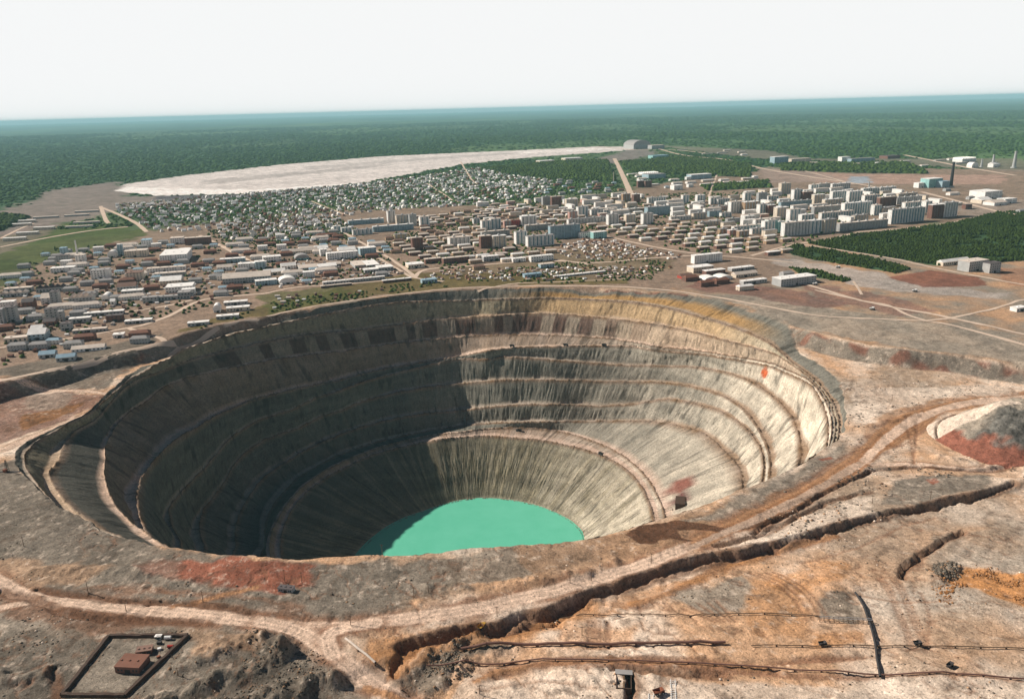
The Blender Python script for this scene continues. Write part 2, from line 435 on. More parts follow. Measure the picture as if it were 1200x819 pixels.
PATCH_TOWN = [   # ---- the plain, level PLAT
    ([(-700, 420), (-300, 300), (0, 292), (200, 262), (420, 240), (560, 240), (640, 232), (930, 195), (1250, 200), (1250, 260), (1100, 262), (960, 282), (920, 290), (935, 325), (900, 345), (780, 343), (620, 337), (420, 353), (220, 396), (0, 450), (-300, 560)], TOWN * 1.0, 30, .95),
    ([(0, 262), (150, 235), (290, 222), (430, 210), (600, 192), (735, 185), (800, 205), (700, 235), (560, 240), (400, 248), (250, 262), (100, 280)], np.array([.095, .13, .06]), 40, .9),
    ([(-400, 340), (0, 275), (60, 262), (150, 262), (180, 275), (120, 290), (0, 320), (-300, 380)], np.array([.075, .10, .025]), 30, .9),
    ([(-100, 300), (35, 305), (45, 325), (0, 340), (-100, 350)], np.array([.055, .075, .02]), 20, .85),
    ([(20, 240), (60, 222), (140, 212), (160, 230), (250, 228), (250, 238), (150, 246), (80, 262), (-40, 290), (-60, 262)], np.array([.26, .20, .18]), 60, .85),
    ([(-80, 262), (0, 251), (35, 255), (0, 272), (-80, 290)], TAIGA, 20, .95),
    ([(-300, 330), (0, 272), (60, 262), (70, 270), (0, 300), (-200, 350)], np.array([.22, .16, .14]), 20, .6),
    # tailings lake
    ([(133, 224), (145, 216), (215, 206), (330, 193), (440, 184), (600, 177), (700, 172), (742, 172), (742, 176), (610, 186), (545, 193), (430, 214), (300, 226), (180, 230)], SAND, 30, 1),
    ([(133, 224), (150, 219), (220, 221), (300, 222), (440, 213), (300, 227), (180, 229.5)], SAND * 1.35, 14, .9),
    ([(440, 213), (300, 227), (180, 230), (180, 234), (300, 232), (440, 218)], np.array([.10, .09, .10]), 20, .9),
    ([(560, 196), (700, 186), (735, 176), (760, 172), (770, 180), (740, 190), (610, 200)], np.array([.24, .19, .18]), 40, .8),
    ([(230, 212), (330, 203), (450, 192), (455, 195), (330, 208), (240, 217)], SAND * .6, 60, .75),
    ([(350, 196), (500, 185), (620, 178), (620, 180), (500, 188), (360, 200)], SAND * .68, 60, .7),
    ([(250, 220), (350, 212), (430, 205), (430, 208), (350, 216), (260, 223)], SAND * .85, 30, .5),
    ([(600, 178), (720, 173), (720, 175), (610, 181)], SAND * 1.25, 20, .8),
    # taiga blocks inside the town
    ([(560, 198), (640, 190), (712, 188), (722, 213), (650, 211), (590, 204)], TAIGA * 1.2, 15, .95),
    ([(725, 190), (800, 184), (880, 192), (880, 208), (800, 205), (740, 203), (730, 196)], TAIGA * 1.2, 15, .95),
    ([(820, 218), (900, 212), (905, 220), (830, 224)], TAIGA * 1.2, 12, .95),
    ([(915, 192), (1060, 190), (1090, 204), (1000, 203), (915, 200)], TAIGA * 1.3, 18, .9),
    ([(945, 201), (1000, 204), (1080, 205), (1180, 205), (1180, 216), (1080, 217), (960, 214)], np.array([.42, .27, .21]), 30, .8),
    ([(880, 195), (950, 200), (1000, 212), (900, 215)], np.array([.34, .25, .21]), 30, .7),
    ([(760, 170), (900, 176), (950, 186), (1200, 186), (1250, 205), (1000, 190), (880, 186)], np.array([.25, .2, .16]), 40, .6),
    ([(993, 207), (1020, 207), (1022, 215), (995, 215)], np.array([.30, .40, .48]), 15, .7),
    # big block of young taiga on the right
    ([(945, 285), (1000, 276), (1120, 262), (1175, 248), (1260, 255), (1260, 308), (1200, 306), (1100, 312), (1040, 302), (975, 291)], TAIGA * 1.1, 8, .97),
    ([(915, 294), (935, 287), (1035, 305), (1065, 316), (1050, 321), (1000, 312), (940, 302)], TAIGA * 1.1, 8, .97),
    ([(925, 313), (960, 318), (997, 328), (990, 331), (940, 323)], TAIGA * 1.3, 5, .9),
    ([(900, 302), (935, 305), (1000, 315), (1045, 322), (1060, 330), (1200, 345), (1170, 352), (1080, 345), (1000, 335), (960, 318), (910, 312)], np.array([.40, .34, .30]), 14, .85),
    ([(1040, 325), (1090, 316), (1150, 325), (1160, 335), (1080, 337)], np.array([.22, .09, .06]), 6, .9),
    ([(1150, 310), (1260, 320), (1260, 345), (1180, 335)], np.array([.34, .18, .11]), 14, .8),
    ([(930, 330), (1040, 345), (1110, 365), (1060, 372), (960, 350)], np.array([.24, .13, .10]), 14, .7),
    ([(900, 345), (1000, 365), (1090, 378), (1260, 410), (1260, 432), (1120, 414), (1050, 408), (985, 397), (938, 384), (880, 366), (840, 347)], GREY * 1.8, 14, .85),
    ([(820, 325), (930, 340), (1000, 355), (960, 362), (860, 345), (800, 338)], np.array([.20, .10, .08]), 14, .7),
    ([(560, 310), (640, 300), (700, 285), (760, 290), (800, 312), (700, 330), (600, 335), (500, 335), (490, 325)], np.array([.17, .13, .075]), 20, .7),
    ([(480, 318), (620, 322), (740, 328), (740, 334), (560, 335), (440, 347), (300, 372), (200, 392), (240, 375), (340, 350)], np.array([.13, .10, .035]), 12, .85),
    ([(350, 262), (410, 266), (410, 280), (360, 276)], np.array([.06, .09, .03]), 12, .8),
    ([(1100, 235), (1250, 235), (1250, 262), (1130, 255)], np.array([.30, .24, .20]), 30, .7),
    ([(300, 345), (400, 335), (420, 346), (310, 370)], np.array([.09, .10, .03]), 12, .7),
]
LATE = [([(1000, 540), (1035, 508), (1075, 482), (1150, 466), (1150, 471), (1085, 490), (1050, 520), (1015, 550), (940, 592), (860, 628), (800, 648), (800, 640), (860, 612), (930, 580)], 0, np.array([.30, .135, .06]), 4, .6),
    ([(430, 765), (600, 725), (780, 670), (900, 645), (900, 652), (790, 682), (620, 740), (450, 790)], 0, ORANGE * .85, 7, .5),
    ([(732, 624), (748, 612), (790, 607), (822, 612), (850, 619), (900, 607), (930, 598), (932, 603), (900, 614), (852, 626), (815, 619), (796, 620), (800, 628), (815, 632), (806, 634), (790, 631), (775, 629), (768, 636), (750, 636)], 0, BROWN * 1.05, 2.0, 1.0),
    ([(1230, 459), (1150, 464), (1105, 473), (1062, 490), (1032, 513), (1006, 540), (1017, 545), (1042, 519), (1072, 498), (1110, 480), (1150, 472), (1230, 467)], 0, ROADC * .88, 1.0, .9),
    ([(1006, 540), (975, 556), (920, 589), (870, 611), (800, 641), (806, 646), (874, 619), (926, 597), (982, 564), (1017, 545)], 0, ROADC * .62, 1.2, .85),
    ([(135, 752), (212, 750), (143, 811), (84, 811)], 0, GREY * 1.5, 2, .9)]
LATE = [(unpl(p, z), c, w, s) for p, z, c, w, s in LATE]
PATCHES = [(unpl(p, z), c, w, s) for p, z, c, w, s in PATCHES]
PATCH_TOWN = [(unpl(p, PLAT), c, w, s) for p, c, w, s in PATCH_TOWN]
ROADFULL = [(smooth_line(unpl(p), 3), w, CK[c]) for p, w, c in ROADPX]

def ground_colour(x, y):
    sh = x.shape; x = x.ravel(); y = y.ravel()
    n = len(x)
    c = np.empty((n, 3))
    d, sd, _ = seg_dist(x, y, BANK); s = d * sd
    f1 = fbm(x, y, 45, 4, 31)[:, None]; f2 = fbm(x, y, 9, 3, 37)[:, None]; f3 = fbm(x, y, 160, 3, 39)[:, None]
    base = TAN * 1.05 + (PALE - TAN) * np.clip(0.32 + f1, 0, 1)
    base = base + (GREY * 1.7 - base) * np.clip(f3 * 1.2, 0, .65)
    c[:] = base
    wamp = fbm(x, y, 30, 4, 51); wamq = fbm(x, y, 30, 4, 52)
    plat = sstep(-4, 3, s)[:, None]
    # bank face
    bank = (sstep(-30, -22, s) * (1 - sstep(-6, 0, s)))[:, None]
    bc = GREY * 1.35 + (RED * .8 - GREY * 1.35) * sstep(.15, .5, fbm(x, y, 26, 2, 71))[:, None] * .7
    c = c * (1 - bank) + bank * bc
    # plain beyond the town: taiga
    tv = fbm(x, y, 900, 4, 81)[:, None]; tw = fbm(x, y * 0.6, 3800, 3, 83)[:, None]
    tg = TAIGA * (1 + 0.35 * tv) + np.array([.05, .06, .02]) * sstep(.3, .6, fbm(x, y * .45, 1500, 3, 131))[:, None] + np.array([.03, .045, .008]) * np.clip(tw, 0, 1)
    nt_ = sstep(1900, 1300, np.hypot(x - 100, y - 900))[:, None]
    tg = tg * (1 - nt_) + nt_ * (GREY * 1.5 + (TAN * .8 - GREY * 1.5) * np.clip(.4 + f1, 0, 1))
    c = c * (1 - plat) + plat * tg
    def lay(P, col, w, st, c):
        wx = x + w * wamp; wy = y + w * wamq
        lo = P[:, :2].min(0); hi = P[:, :2].max(0)
        k = in_poly(wx, wy, P)
        kk = np.where(k)[0]
        if len(kk) == 0: return c
        # soften towards the rim of the patch
        dd, _, _ = seg_dist(wx[kk], wy[kk], np.vstack([P, P[:1]]), 1e6)
        a = (sstep(0, max(w * .6, 1.0), dd) * st)[:, None]
        v = 1 + .22 * f2[kk] + .18 * f1[kk]
        c[kk] = c[kk] * (1 - a) + a * col * v
        return c
    near = s < 60
    for P, col, w, st in PATCH_TOWN: c = lay(P, col, w, st, c)
    for P, col, w, st in PATCHES:
        o = c.copy(); c = lay(P, col, w, st, c); c[~near] = o[~near]
    # stains, washes, rubble on the worked ground
    k = s < 0
    sp = (sstep(.2, .8, fbm(x, y, 9, 5, 101, .65)) * .6 * k)[:, None]
    c = c * (1 - sp) + sp * np.array([.10, .065, .045])
    sp = (sstep(.25, .9, fbm(x, y, 6, 5, 107, .7)) * .45 * k)[:, None]
    c = c * (1 - sp) + sp * PALE * 1.1
    g1 = np.abs(fbm(x + .6 * y, y - .3 * x, 34, 4, 141)); g2 = np.abs(fbm(x, y, 15, 4, 143))
    gl = (np.maximum(sstep(.07, .0, g1) * .6, sstep(.06, .0, g2) * .4) * k * sstep(-.2, .3, fbm(x, y, 90, 2, 149)))[:, None]
    c = c * (1 - gl) + gl * BROWN * 2.0
    for P, w, col in ROADFULL:
        dd, _, _ = seg_dist(x + 1.2 * wamp, y + 1.2 * wamq, P, w * 4)
        a = (sstep(w * 2.6, w * 1.0, dd) * .62 * np.clip(.8 + f2[:, 0], .2, 1.2))[:, None]
        c = c * (1 - a) + a * BROWN * 2.1
        a = (sstep(w * 1.15, w * .75, dd) * .95)[:, None]
        ruts = (0.9 + .16 * np.cos(dd / w * 9))[:, None]
        c = c * (1 - a) + a * col * ruts
    for P, w, dp in DITCHES:
        dd, _, _ = seg_dist(x + 3 * wamp, y + 3 * wamq, P, w * 4)
        a = (sstep(w * 1.0, w * .5, dd) * .75)[:, None]
        c = c * (1 - a) + a * BROWN * 1.3
    for P in TRACKS:
        dd, _, _ = seg_dist(x, y, P, 5)
        a = (sstep(1.9, .7, dd) * .55)[:, None]
        c = c * (1 - a) + a * BROWN * 2.2
    for P, col, w, st in LATE:
        o = c.copy(); c = lay(P, col, w, st, c); c[~near] = o[~near]
    return np.clip(c, 0.01, .9).reshape(sh + (3,))

# ------------------------------------------------------------------ the pit: bench lines followed round the pit, each point px x, px y, level
LV = [
 # 0 the rim, town side then all round
 [(540,340,'h'),(480,345,'h'),(420,353,'h'),(360,363,'h'),(300,375,'h'),(255,385,'h'),(220,397,'h'),(195,410,'h'),(165,430,'h'),(140,447,'h'),(125,461,'h'),(102,484,'h'),(60,500,0),(30,516,0),(17,530,0),(17,542,0),(32,560,0),(50,582,0),(75,598,0),(112,616,0),(150,630,0),(200,643,0),(250,652,0),(310,657,0),(370,655,0),(430,651,0),(500,646,0),(560,641,0),(620,637,0),(680,631,0),(730,620,0),(762,608,0),(800,597,0),(845,584,0),(880,571,0),(930,547,0),(960,530,0),(984,516,0),(991,500,0),(990,480,0),(987,460,0),(984,446,0),(960,425,'h'),(940,400,'h'),(925,380,'h'),(880,364,'h'),(840,350,'h'),(780,343,'h'),(700,338,'h'),(620,337,'h')],
 # 1
 [(540,353,3),(480,354,3),(440,358,3),(390,367,3),(350,375,4),(312,384,5),(280,390,5),(248,400,4),(218,409,2),(190,425,0),(150,448,-2),(112,482,-4),(70,503,-6),(42,520,-8),(30,532,-10),(30,545,-11),(44,566,-12),(60,586,-12), None, (925,424,-8),(900,402,-2),(860,384,2),(820,372,4),(780,361,5),(740,355,4),(700,352,3),(640,350,2),(600,351,3)],
 # 2
 [(540,373,-20),(500,376,-20),(470,381,-20),(420,388,-20),(380,391,-20),(340,396,-19),(282,408,-18),(244,417,-17),(220,424,-16),(188,435,-14),(158,447,-10),(136,456,-8),(112,487,-12),(94,500,-15),(80,516,-17),(74,536,-18),(58,556,-20),(68,572,-22),(88,596,-24),(112,612,-24), None, (985,444,-3),(950,431,-6),(920,420,-9),(850,400,-15),(780,383,-20),(720,375,-21),(660,369,-21),(620,368,-21),(580,371,-20)],
 # 3 the switchback bench
 [(545,395,-52),(480,402,-50),(400,413,-47),(330,421,-43),(280,430,-40),(240,439,-40),(212,445,-38),(190,452,-36),(186,457,-38),(160,473,-46),(146,489,-38),(132,508,-34),(125,521,-34),(124,540,-36),(124,560,-39),(130,580,-42),(140,597,-45),(156,614,-46),(170,622,-46), None, (985,450,-5),(930,434,-18),(880,421,-31),(820,412,-44),(770,407,-50),(720,398,-52),(660,394,-52),(600,393,-52)],
 # 4 the haul road
 [(540,418,-68),(510,423,-70),(480,428,-70),(396,447,-80),(340,458,-88),(300,468,-96),(256,487,-92),(230,503,-82),(208,515,-74),(186,535,-70),(168,560,-68),(163,584,-68),(168,612,-68),(178,628,-68), None, (985,452,-8),(940,438,-20),(880,423,-36),(820,413,-50),(780,409,-56),(700,406,-60),(650,407,-61),(600,408,-62),(570,412,-65)],
 # 5
 [(540,421,-78),(480,434,-90),(396,459,-108),(320,482,-126),(256,507,-138),(220,523,-148),(204,545,-152),(198,570,-152),(200,605,-150),(212,632,-145), None, (934,544,-56),(935,512,-60),(925,486,-64),(904,464,-67),(888,453,-70),(872,444,-72),(846,436,-74),(808,430,-76),(780,430,-76),(740,429,-77),(700,427,-77),(650,423,-78),(600,419,-78)],
 # 6
 [(540,450,-112),(480,458,-122),(400,478,-142),(330,505,-160),(280,535,-174),(250,565,-180),(238,600,-180),(242,640,-176), None, (900,555,-92),(900,535,-95),(890,508,-99),(870,480,-102),(846,464,-104),(808,453,-107),(780,449,-109),(740,448,-110),(700,448,-111),(640,446,-112),(580,447,-112)],
 # 7
 [(540,482,-148),(480,488,-156),(420,502,-170),(360,527,-188),(310,560,-198),(283,600,-200),(278,640,-198), None, (890,570,-128),(894,548,-130),(890,524,-133),(872,501,-137),(846,483,-140),(812,473,-143),(780,468,-145),(740,475,-146),(700,477,-147),(640,475,-148),(590,476,-148)],
 # 8
 [(540,500,-173),(480,510,-180),(430,522,-190),(390,537,-200),(350,560,-208),(322,592,-212),(312,640,-210), None, (868,580,-158),(864,548,-162),(846,528,-164),(824,508,-166),(794,499,-168),(760,494,-170),(720,494,-171),(680,495,-172),(640,495,-172),(600,496,-173)],
 # 9 back of the deep road bench
 [(540,507,-176),(470,518,-186),(420,534,-197),(380,553,-206),(350,576,-212),(326,610,-216), None, (779,614,-176),(777,600,-176),(769,580,-176),(757,560,-177),(740,542,-177),(715,526,-177),(690,516,-177),(660,507,-177),(620,502,-176),(590,502,-176)],
 # 10 lip of the deep road bench
 [(540,513,-180),(510,517,-180),(470,525,-190),(430,536,-200),(400,547,-208),(375,560,-213),(352,582,-218),(338,608,-220),(330,645,-220), None, (765,612,-178),(762,600,-178),(756,582,-178),(745,563,-179),(725,545,-180),(700,533,-180),(670,524,-180),(640,518,-180),(600,514,-180),(570,512,-180)],
 # 11 shore
 [(540,588,-255),(500,600,-255),(470,611,-255),(443,628,-255),(424,646,-255),(410,664,-255), None, (684,640,-255),(680,624,-255),(665,610,-255),(640,598,-255),(612,590,-255),(585,586,-255),(565,585,-255)],
]
def level_curve(tr, theta, k):
    pts = []
    steep = 1 <= k <= 8
    for p in tr:
        if p is None: continue
        if p[2] == 'h':
            z = PLAT
            for _ in range(6):
                q = unp(p[0], p[1], z); z = float(height(np.array([q[0]]), np.array([q[1]]))[0])
        else: z = p[2]
        if steep and (p[0] < 560 or k >= 5) and not (2 <= k <= 4 and p[0] < 240 and p[1] > 486):
            # a mined face stands near 56 degrees: find the level on this line of sight that gives that
            best = None
            left_ = p[0] < 560; tgt = 1.5 if left_ else 1.2
            for dz in (np.arange(-20, 8, 1.0) if left_ else np.arange(-22, 45, 1.0)):
                q = unp(p[0], p[1], z + dz); th = math.atan2(q[1] - PC[1], q[0] - PC[0]) % (2 * math.pi)
                r0 = np.interp(th, _thu, RK[k - 1]); z0 = np.interp(th, _thu, ZK[k - 1])
                gap = r0 - math.hypot(q[0] - PC[0], q[1] - PC[1]) - 6
                e = abs((z0 - z - dz) - tgt * max(gap, 2.0)) + (.25 if left_ else .08) * abs(dz)
                if best is None or e < best[0]: best = (e, z + dz)
            z = best[1]
        q = unp(p[0], p[1], z)
        pts.append((math.atan2(q[1] - PC[1], q[0] - PC[0]) % (2 * math.pi), math.hypot(q[0] - PC[0], q[1] - PC[1]), z))
    pts.sort()
    a = np.array(pts)
    T = np.concatenate([a[:, 0] - 2 * math.pi, a[:, 0], a[:, 0] + 2 * math.pi])
    Rr = np.tile(a[:, 1], 3); Z = np.tile(a[:, 2], 3)
    return np.interp(theta, T, Rr), np.interp(theta, T, Z)

def pit_z(x, y):
    th = math.atan2(y - PC[1], x - PC[0]) % (2 * math.pi); r = math.hypot(x - PC[0], y - PC[1])
    rr = [np.interp(th, _thu, q) for q in RK]; zz = [np.interp(th, _thu, q) for q in ZK]
    return float(np.interp(r, rr[::-1], zz[::-1]))
def pit_point(px, py):
    # where the line of sight meets the pit wall
    for z in np.arange(0, -256, -.5):
        q = unp(px, py, z)
        if math.hypot(q[0] - PC[0], q[1] - PC[1]) > 130 and pit_z(q[0], q[1]) >= z and z < -3 and q[1] > 800: return q
    return unp(px, py, -150)
def smooth_theta(v, n):
    k = np.hanning(2 * n + 3)[1:-1]; k /= k.sum()
    return np.convolve(np.concatenate([v[-n:], v, v[:n]]), k, 'valid')

def theta_set():
    # finer towards the camera (ground in front) and on the far wall
    seg = [(-0.10, 0.0016), (3.3, 0.0021), (2 * math.pi - 0.10, 0.0016)]
    th = []
    a = -0.10
    while a < 3.30: th.append(a); a += 0.0023
    while a < 2 * math.pi - 0.101: th.append(a); a += 0.0019
    return np.array(th)
TH = theta_set()
NT = len(TH)
_thu = np.linspace(0, 2 * math.pi, 1440, endpoint=False)
RK = []; ZK = []
for k, tr in enumerate(LV):
    r, z = level_curve(tr, _thu, k)
    r = smooth_theta(r, 5 if k < 11 else 12); z = smooth_theta(z, 12)
    RK.append(r); ZK.append(z)
# keep the levels nested and every wall at a possible slope
for k in range(1, len(RK)):
    gap = 3.5 if k not in (10,) else 9.0
    RK[k] = np.minimum(RK[k], RK[k - 1] - gap)
    if k in (1, 2, 3, 4, 5): ZK[k] = np.minimum(ZK[k], ZK[k - 1] - 0.5)
def at_theta(v, th):
    return np.interp(th % (2 * math.pi), np.concatenate([_thu, [2 * math.pi]]), np.concatenate([v, v[:1]]))
# ------------------------------------------------------------------ build the pit
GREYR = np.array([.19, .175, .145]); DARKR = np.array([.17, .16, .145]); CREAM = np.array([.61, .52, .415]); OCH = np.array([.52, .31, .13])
BENCHW = [0, 9, 13, 7, 13, 10, 11, 11, 11, 5, 18, 2]
def build_pit():
    rk = [at_theta(v, TH) for v in RK]; zk = [at_theta(v, TH) for v in ZK]
    cx, cy = PC
    # rim exactly on the ground
    rk[0] = rk[0] + 2.2 * fbm(TH * 160, TH * 0, 6, 3, 5)
    x0 = cx + rk[0] * np.cos(TH); y0 = cy + rk[0] * np.sin(TH)
    zk[0] = height(x0, y0)
    rows_r = []; rows_z = []; rows_k = []; rows_f = []   # f: 0..1 down the face, -1 on a bench
    rows_r.append(rk[0]); rows_z.append(zk[0]); rows_k.append(0); rows_f.append(-1)
    for k in range(1, len(rk)):
        w = BENCHW[k] * (0.8 + 0.45 * fbm(TH * 500, TH * 0, 60, 3, 60 + k))
        gap = rk[k - 1] - rk[k]
        w = np.clip(w, 0.5, gap * 0.55)
        crest_r = rk[k] + 0 * w; back_r = rk[k] + w
        zb = zk[k] + 0.35
        n = 7 if k < 11 else 26
        if k in (10,): n = 3
        for i in range(1, n + 1):
            f = i / n
            fr = f ** 0.9 if k < 11 else f
            rows_r.append(rk[k - 1] + (back_r - rk[k - 1]) * fr)
            rows_z.append(zk[k - 1] + (zb - zk[k - 1]) * f)
            rows_k.append(k); rows_f.append(f if i < n else 1.0)
        lump = 1 + .9 * fbm(TH * 500, TH * 0, 6, 3, 80 + k)
        wid = back_r - crest_r
        for fr_, dz_, ff_ in ((.5, .1, -1), (.30, .1, -1), (.17, 1.7, -2), (.02, .2, -2)):
            rows_r.append(crest_r + wid * fr_ + .5 * fbm(TH * 500, TH * 0, 7, 3, 95 + k))
            rows_z.append(zk[k] + dz_ * np.clip(lump, .2, 2)); rows_k.append(k); rows_f.append(ff_)
    for dr, dz in ((6, 3), (20, 8)):     # bed under the water
        rows_r.append(rk[-1] - dr); rows_z.append(zk[-1] - dz); rows_k.append(12); rows_f.append(-1)
    R = np.array(rows_r); Z = np.array(rows_z); K = np.array(rows_k); Fc = np.array(rows_f)
    nR = len(K)
    Tm = np.tile(TH, (nR, 1))
    arc = Tm * 430
    # ribs, gullies and slumps of the faces: push the face in and out
    for i in range(nR):
        if Fc[i] < 0 or Fc[i] >= 1: continue
        a = TH * 430; kk = K[i]
        amp = 1.5 if kk < 9 else 1.1
        env = math.sin(math.pi * Fc[i]) * .8 + .2
        lean = Fc[i] * (10 if kk < 11 else 34)
        rib = np.abs(fbm(a + lean * .3, a * 0 + kk * 37 + Fc[i] * (14 if kk < 11 else 60), 8, 4, 200 + kk)) - .35
        rib2 = fbm(a - lean, a * 0 + Fc[i] * 1.2 + kk * 9, 26, 3, 230 + kk)
        rub = fbm(a, Z[i] * 1.0, 5, 3, 260)
        R[i] += env * amp * (1.5 * rib + .7 * rib2 + .45 * rub)
        Z[i] += env * .8 * rub
    X = cx + R * np.cos(Tm); Y = cy + R * np.sin(Tm)
    # colours: rock layers
    col = np.zeros((nR, NT, 3))
    th = TH % (2 * math.pi)
    deg = np.degrees(th)                     # 0 = right of the pit, 90 = far, 180 = left
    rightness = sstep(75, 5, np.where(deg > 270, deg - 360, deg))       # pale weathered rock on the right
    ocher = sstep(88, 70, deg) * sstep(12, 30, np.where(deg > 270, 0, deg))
    for i in range(nR):
        kk = K[i]; a = TH * 430
        n1 = fbm(a, Z[i], 16, 3, 300)[:, None]; n2 = fbm(a, Z[i] * .4, 60, 2, 310)[:, None]
        blk = fbm(a, a * 0 + kk * 50, 22, 1, 320)
        leftshade = (1 - .3 * sstep(100, 118, deg) * sstep(262, 245, deg))[:, None]      # left wall darkened: shade put into the rock colour
        g = GREYR * (1 + .15 * n1)
        if kk == 1:
            g = GREYR * .9 + (OCH * .75 - GREYR * .9) * (ocher * sstep(.25, .6, Fc[i] if Fc[i] > 0 else 1))[:, None]
        elif kk == 2:
            g = np.array([.30, .25, .17]) + (np.array([.46, .31, .17]) - np.array([.30, .25, .17])) * ocher[:, None]
        elif kk == 3:
            alt = sstep(-.08, .08, np.sin(a / 9.5 + 2 * fbm(a, a * 0, 60, 2, 5)))[:, None]
            red = np.array([.135, .085, .065]); pal = np.array([.29, .23, .175])
            g = red + (pal - red) * alt
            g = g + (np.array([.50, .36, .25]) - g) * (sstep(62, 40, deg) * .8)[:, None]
            g = g + (np.array([.13, .12, .10]) - g) * sstep(150, 172, deg)[:, None]  # left end painted plain dark grey to deepen its shade
        elif kk == 4:
            g = np.array([.27, .20, .15]) + n1 * .03
        elif kk <= 9:
            g = GREYR * (1.0 + .12 * n1)
        elif kk == 10:
            g = np.array([.42, .31, .24]) + n1 * .05
        elif kk == 11:
            st = np.clip(fbm(a - 34 * (Fc[i] if Fc[i] > 0 else 0), a * 0, 12, 3, 333), 0, 1)[:, None]
            g = np.array([.20, .17, .12]) + st * np.array([.16, .13, .09]) + (n1 * .03)
            g = g + np.array([.12, .11, .08]) * sstep(.93, .99, Fc[i])
            g = g * (1 - .22 * sstep(.55, .66, Fc[i]) * (1 - sstep(.74, .8, Fc[i])) * np.clip(n2 + .8, 0, 1))
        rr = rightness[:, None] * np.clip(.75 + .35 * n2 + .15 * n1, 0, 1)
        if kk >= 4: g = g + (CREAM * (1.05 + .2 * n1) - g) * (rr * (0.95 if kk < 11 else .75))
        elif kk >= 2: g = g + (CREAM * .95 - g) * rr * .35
        strata = fbm(Z[i] * 1.0 + 3 * fbm(a, a * 0, 60, 2, 71), a * 0 + kk, 5, 3, 73)[:, None]
        g = g * leftshade * (1 + (.22 * strata if Fc[i] > 0 else 0))
        if Fc[i] < 0 or Fc[i] >= .999:      # bench: trodden soil
            if kk in (3, 4): g = np.array([.58, .42, .32]) + n1 * .05
            elif kk == 2: g = np.array([.50, .36, .25]) + n1 * .05
            elif kk in (9, 10): g = np.array([.58, .42, .33]) + n1 * .06
            elif kk == 0: g = ground_colour(X[i][None, :], Y[i][None, :])[0]
            elif kk == 12: g = np.tile(np.array([.2, .3, .25]), (NT, 1))
            else: g = np.array([.42, .34, .27]) + (np.array([.27, .175, .11]) - np.array([.36, .285, .22])) * rightness[:, None] + n1 * .04
        # loose stains and the two red marks
        if Fc[i] == -2 and kk < 12: g = g * 0 + np.array([.24, .165, .115]) + n1 * .05
        g = g * (1 - .45 * sstep(.45, .7, fbm(a, Z[i] * .5, 9, 3, 350)))[:, None]
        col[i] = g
    def mark(px, py, z, rad, c):
        q = pit_point(px, py)
        d = np.sqrt((X - q[0]) ** 2 + (Y - q[1]) ** 2 + (Z - q[2]) ** 2)
        a = sstep(rad, rad * .6, d)[..., None]
        col[:] = col * (1 - a) + a * c
    mark(894, 437, -52, 10, np.array([.55, .13, .05]))
    mark(797, 570, -150, 24, np.array([.24, .10, .075])); mark(799, 584, -150, 17, np.array([.14, .055, .05]))
    # near side of the pit glows orange along the rim top
    P = np.stack([X, Y, Z], -1)
    wp = np.stack([Tm * 430 / 4.5, Z / 14.0, R / 60.0], -1)
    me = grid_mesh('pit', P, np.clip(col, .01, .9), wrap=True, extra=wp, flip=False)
    mt = earth_mat('pit_rock', [(9, .12), (2.5, .18)], 3.0, .7, streak=True)
    o = struct(link('pit_terraces', me, mt, smooth=False))
    return rk[0], zk[0]
R0, Z0 = build_pit()

# water
def build_water():
    n = 128
    th = np.linspace(0, 2 * math.pi, n, endpoint=False)
    r = at_theta(RK[-1], th) + 5
    rr = np.linspace(0.0, 1, 12)
    P = np.stack([PC[0] + np.outer(rr, r * np.cos(th)), PC[1] + np.outer(rr, r * np.sin(th)), np.full((12, n), -253.6)], -1)
    me = grid_mesh('water', P, wrap=True)
    mt, nt, b = new_mat('pit_water', 0.35, 0.25)
    geo = nt.nodes.new('ShaderNodeNewGeometry')
    n1 = noise_node(nt, .03, 6, .7, geo.outputs['Position'])
    cr = nt.nodes.new('ShaderNodeMixRGB'); cr.inputs[1].default_value = (.09, .46, .30, 1); cr.inputs[2].default_value = (.17, .58, .42, 1)
    nt.links.new(n1.outputs['Fac'], cr.inputs[0]); nt.links.new(cr.outputs[0], b.inputs['Base Color'])
    n2 = noise_node(nt, .35, 4, .6, geo.outputs['Position'])
    bp = nt.nodes.new('ShaderNodeBump'); bp.inputs['Strength'].default_value = .35; bp.inputs['Distance'].default_value = .6
    nt.links.new(n2.outputs['Fac'], bp.inputs['Height']); nt.links.new(bp.outputs[0], b.inputs['Normal'])
    struct(link('water', me, mt))
build_water()

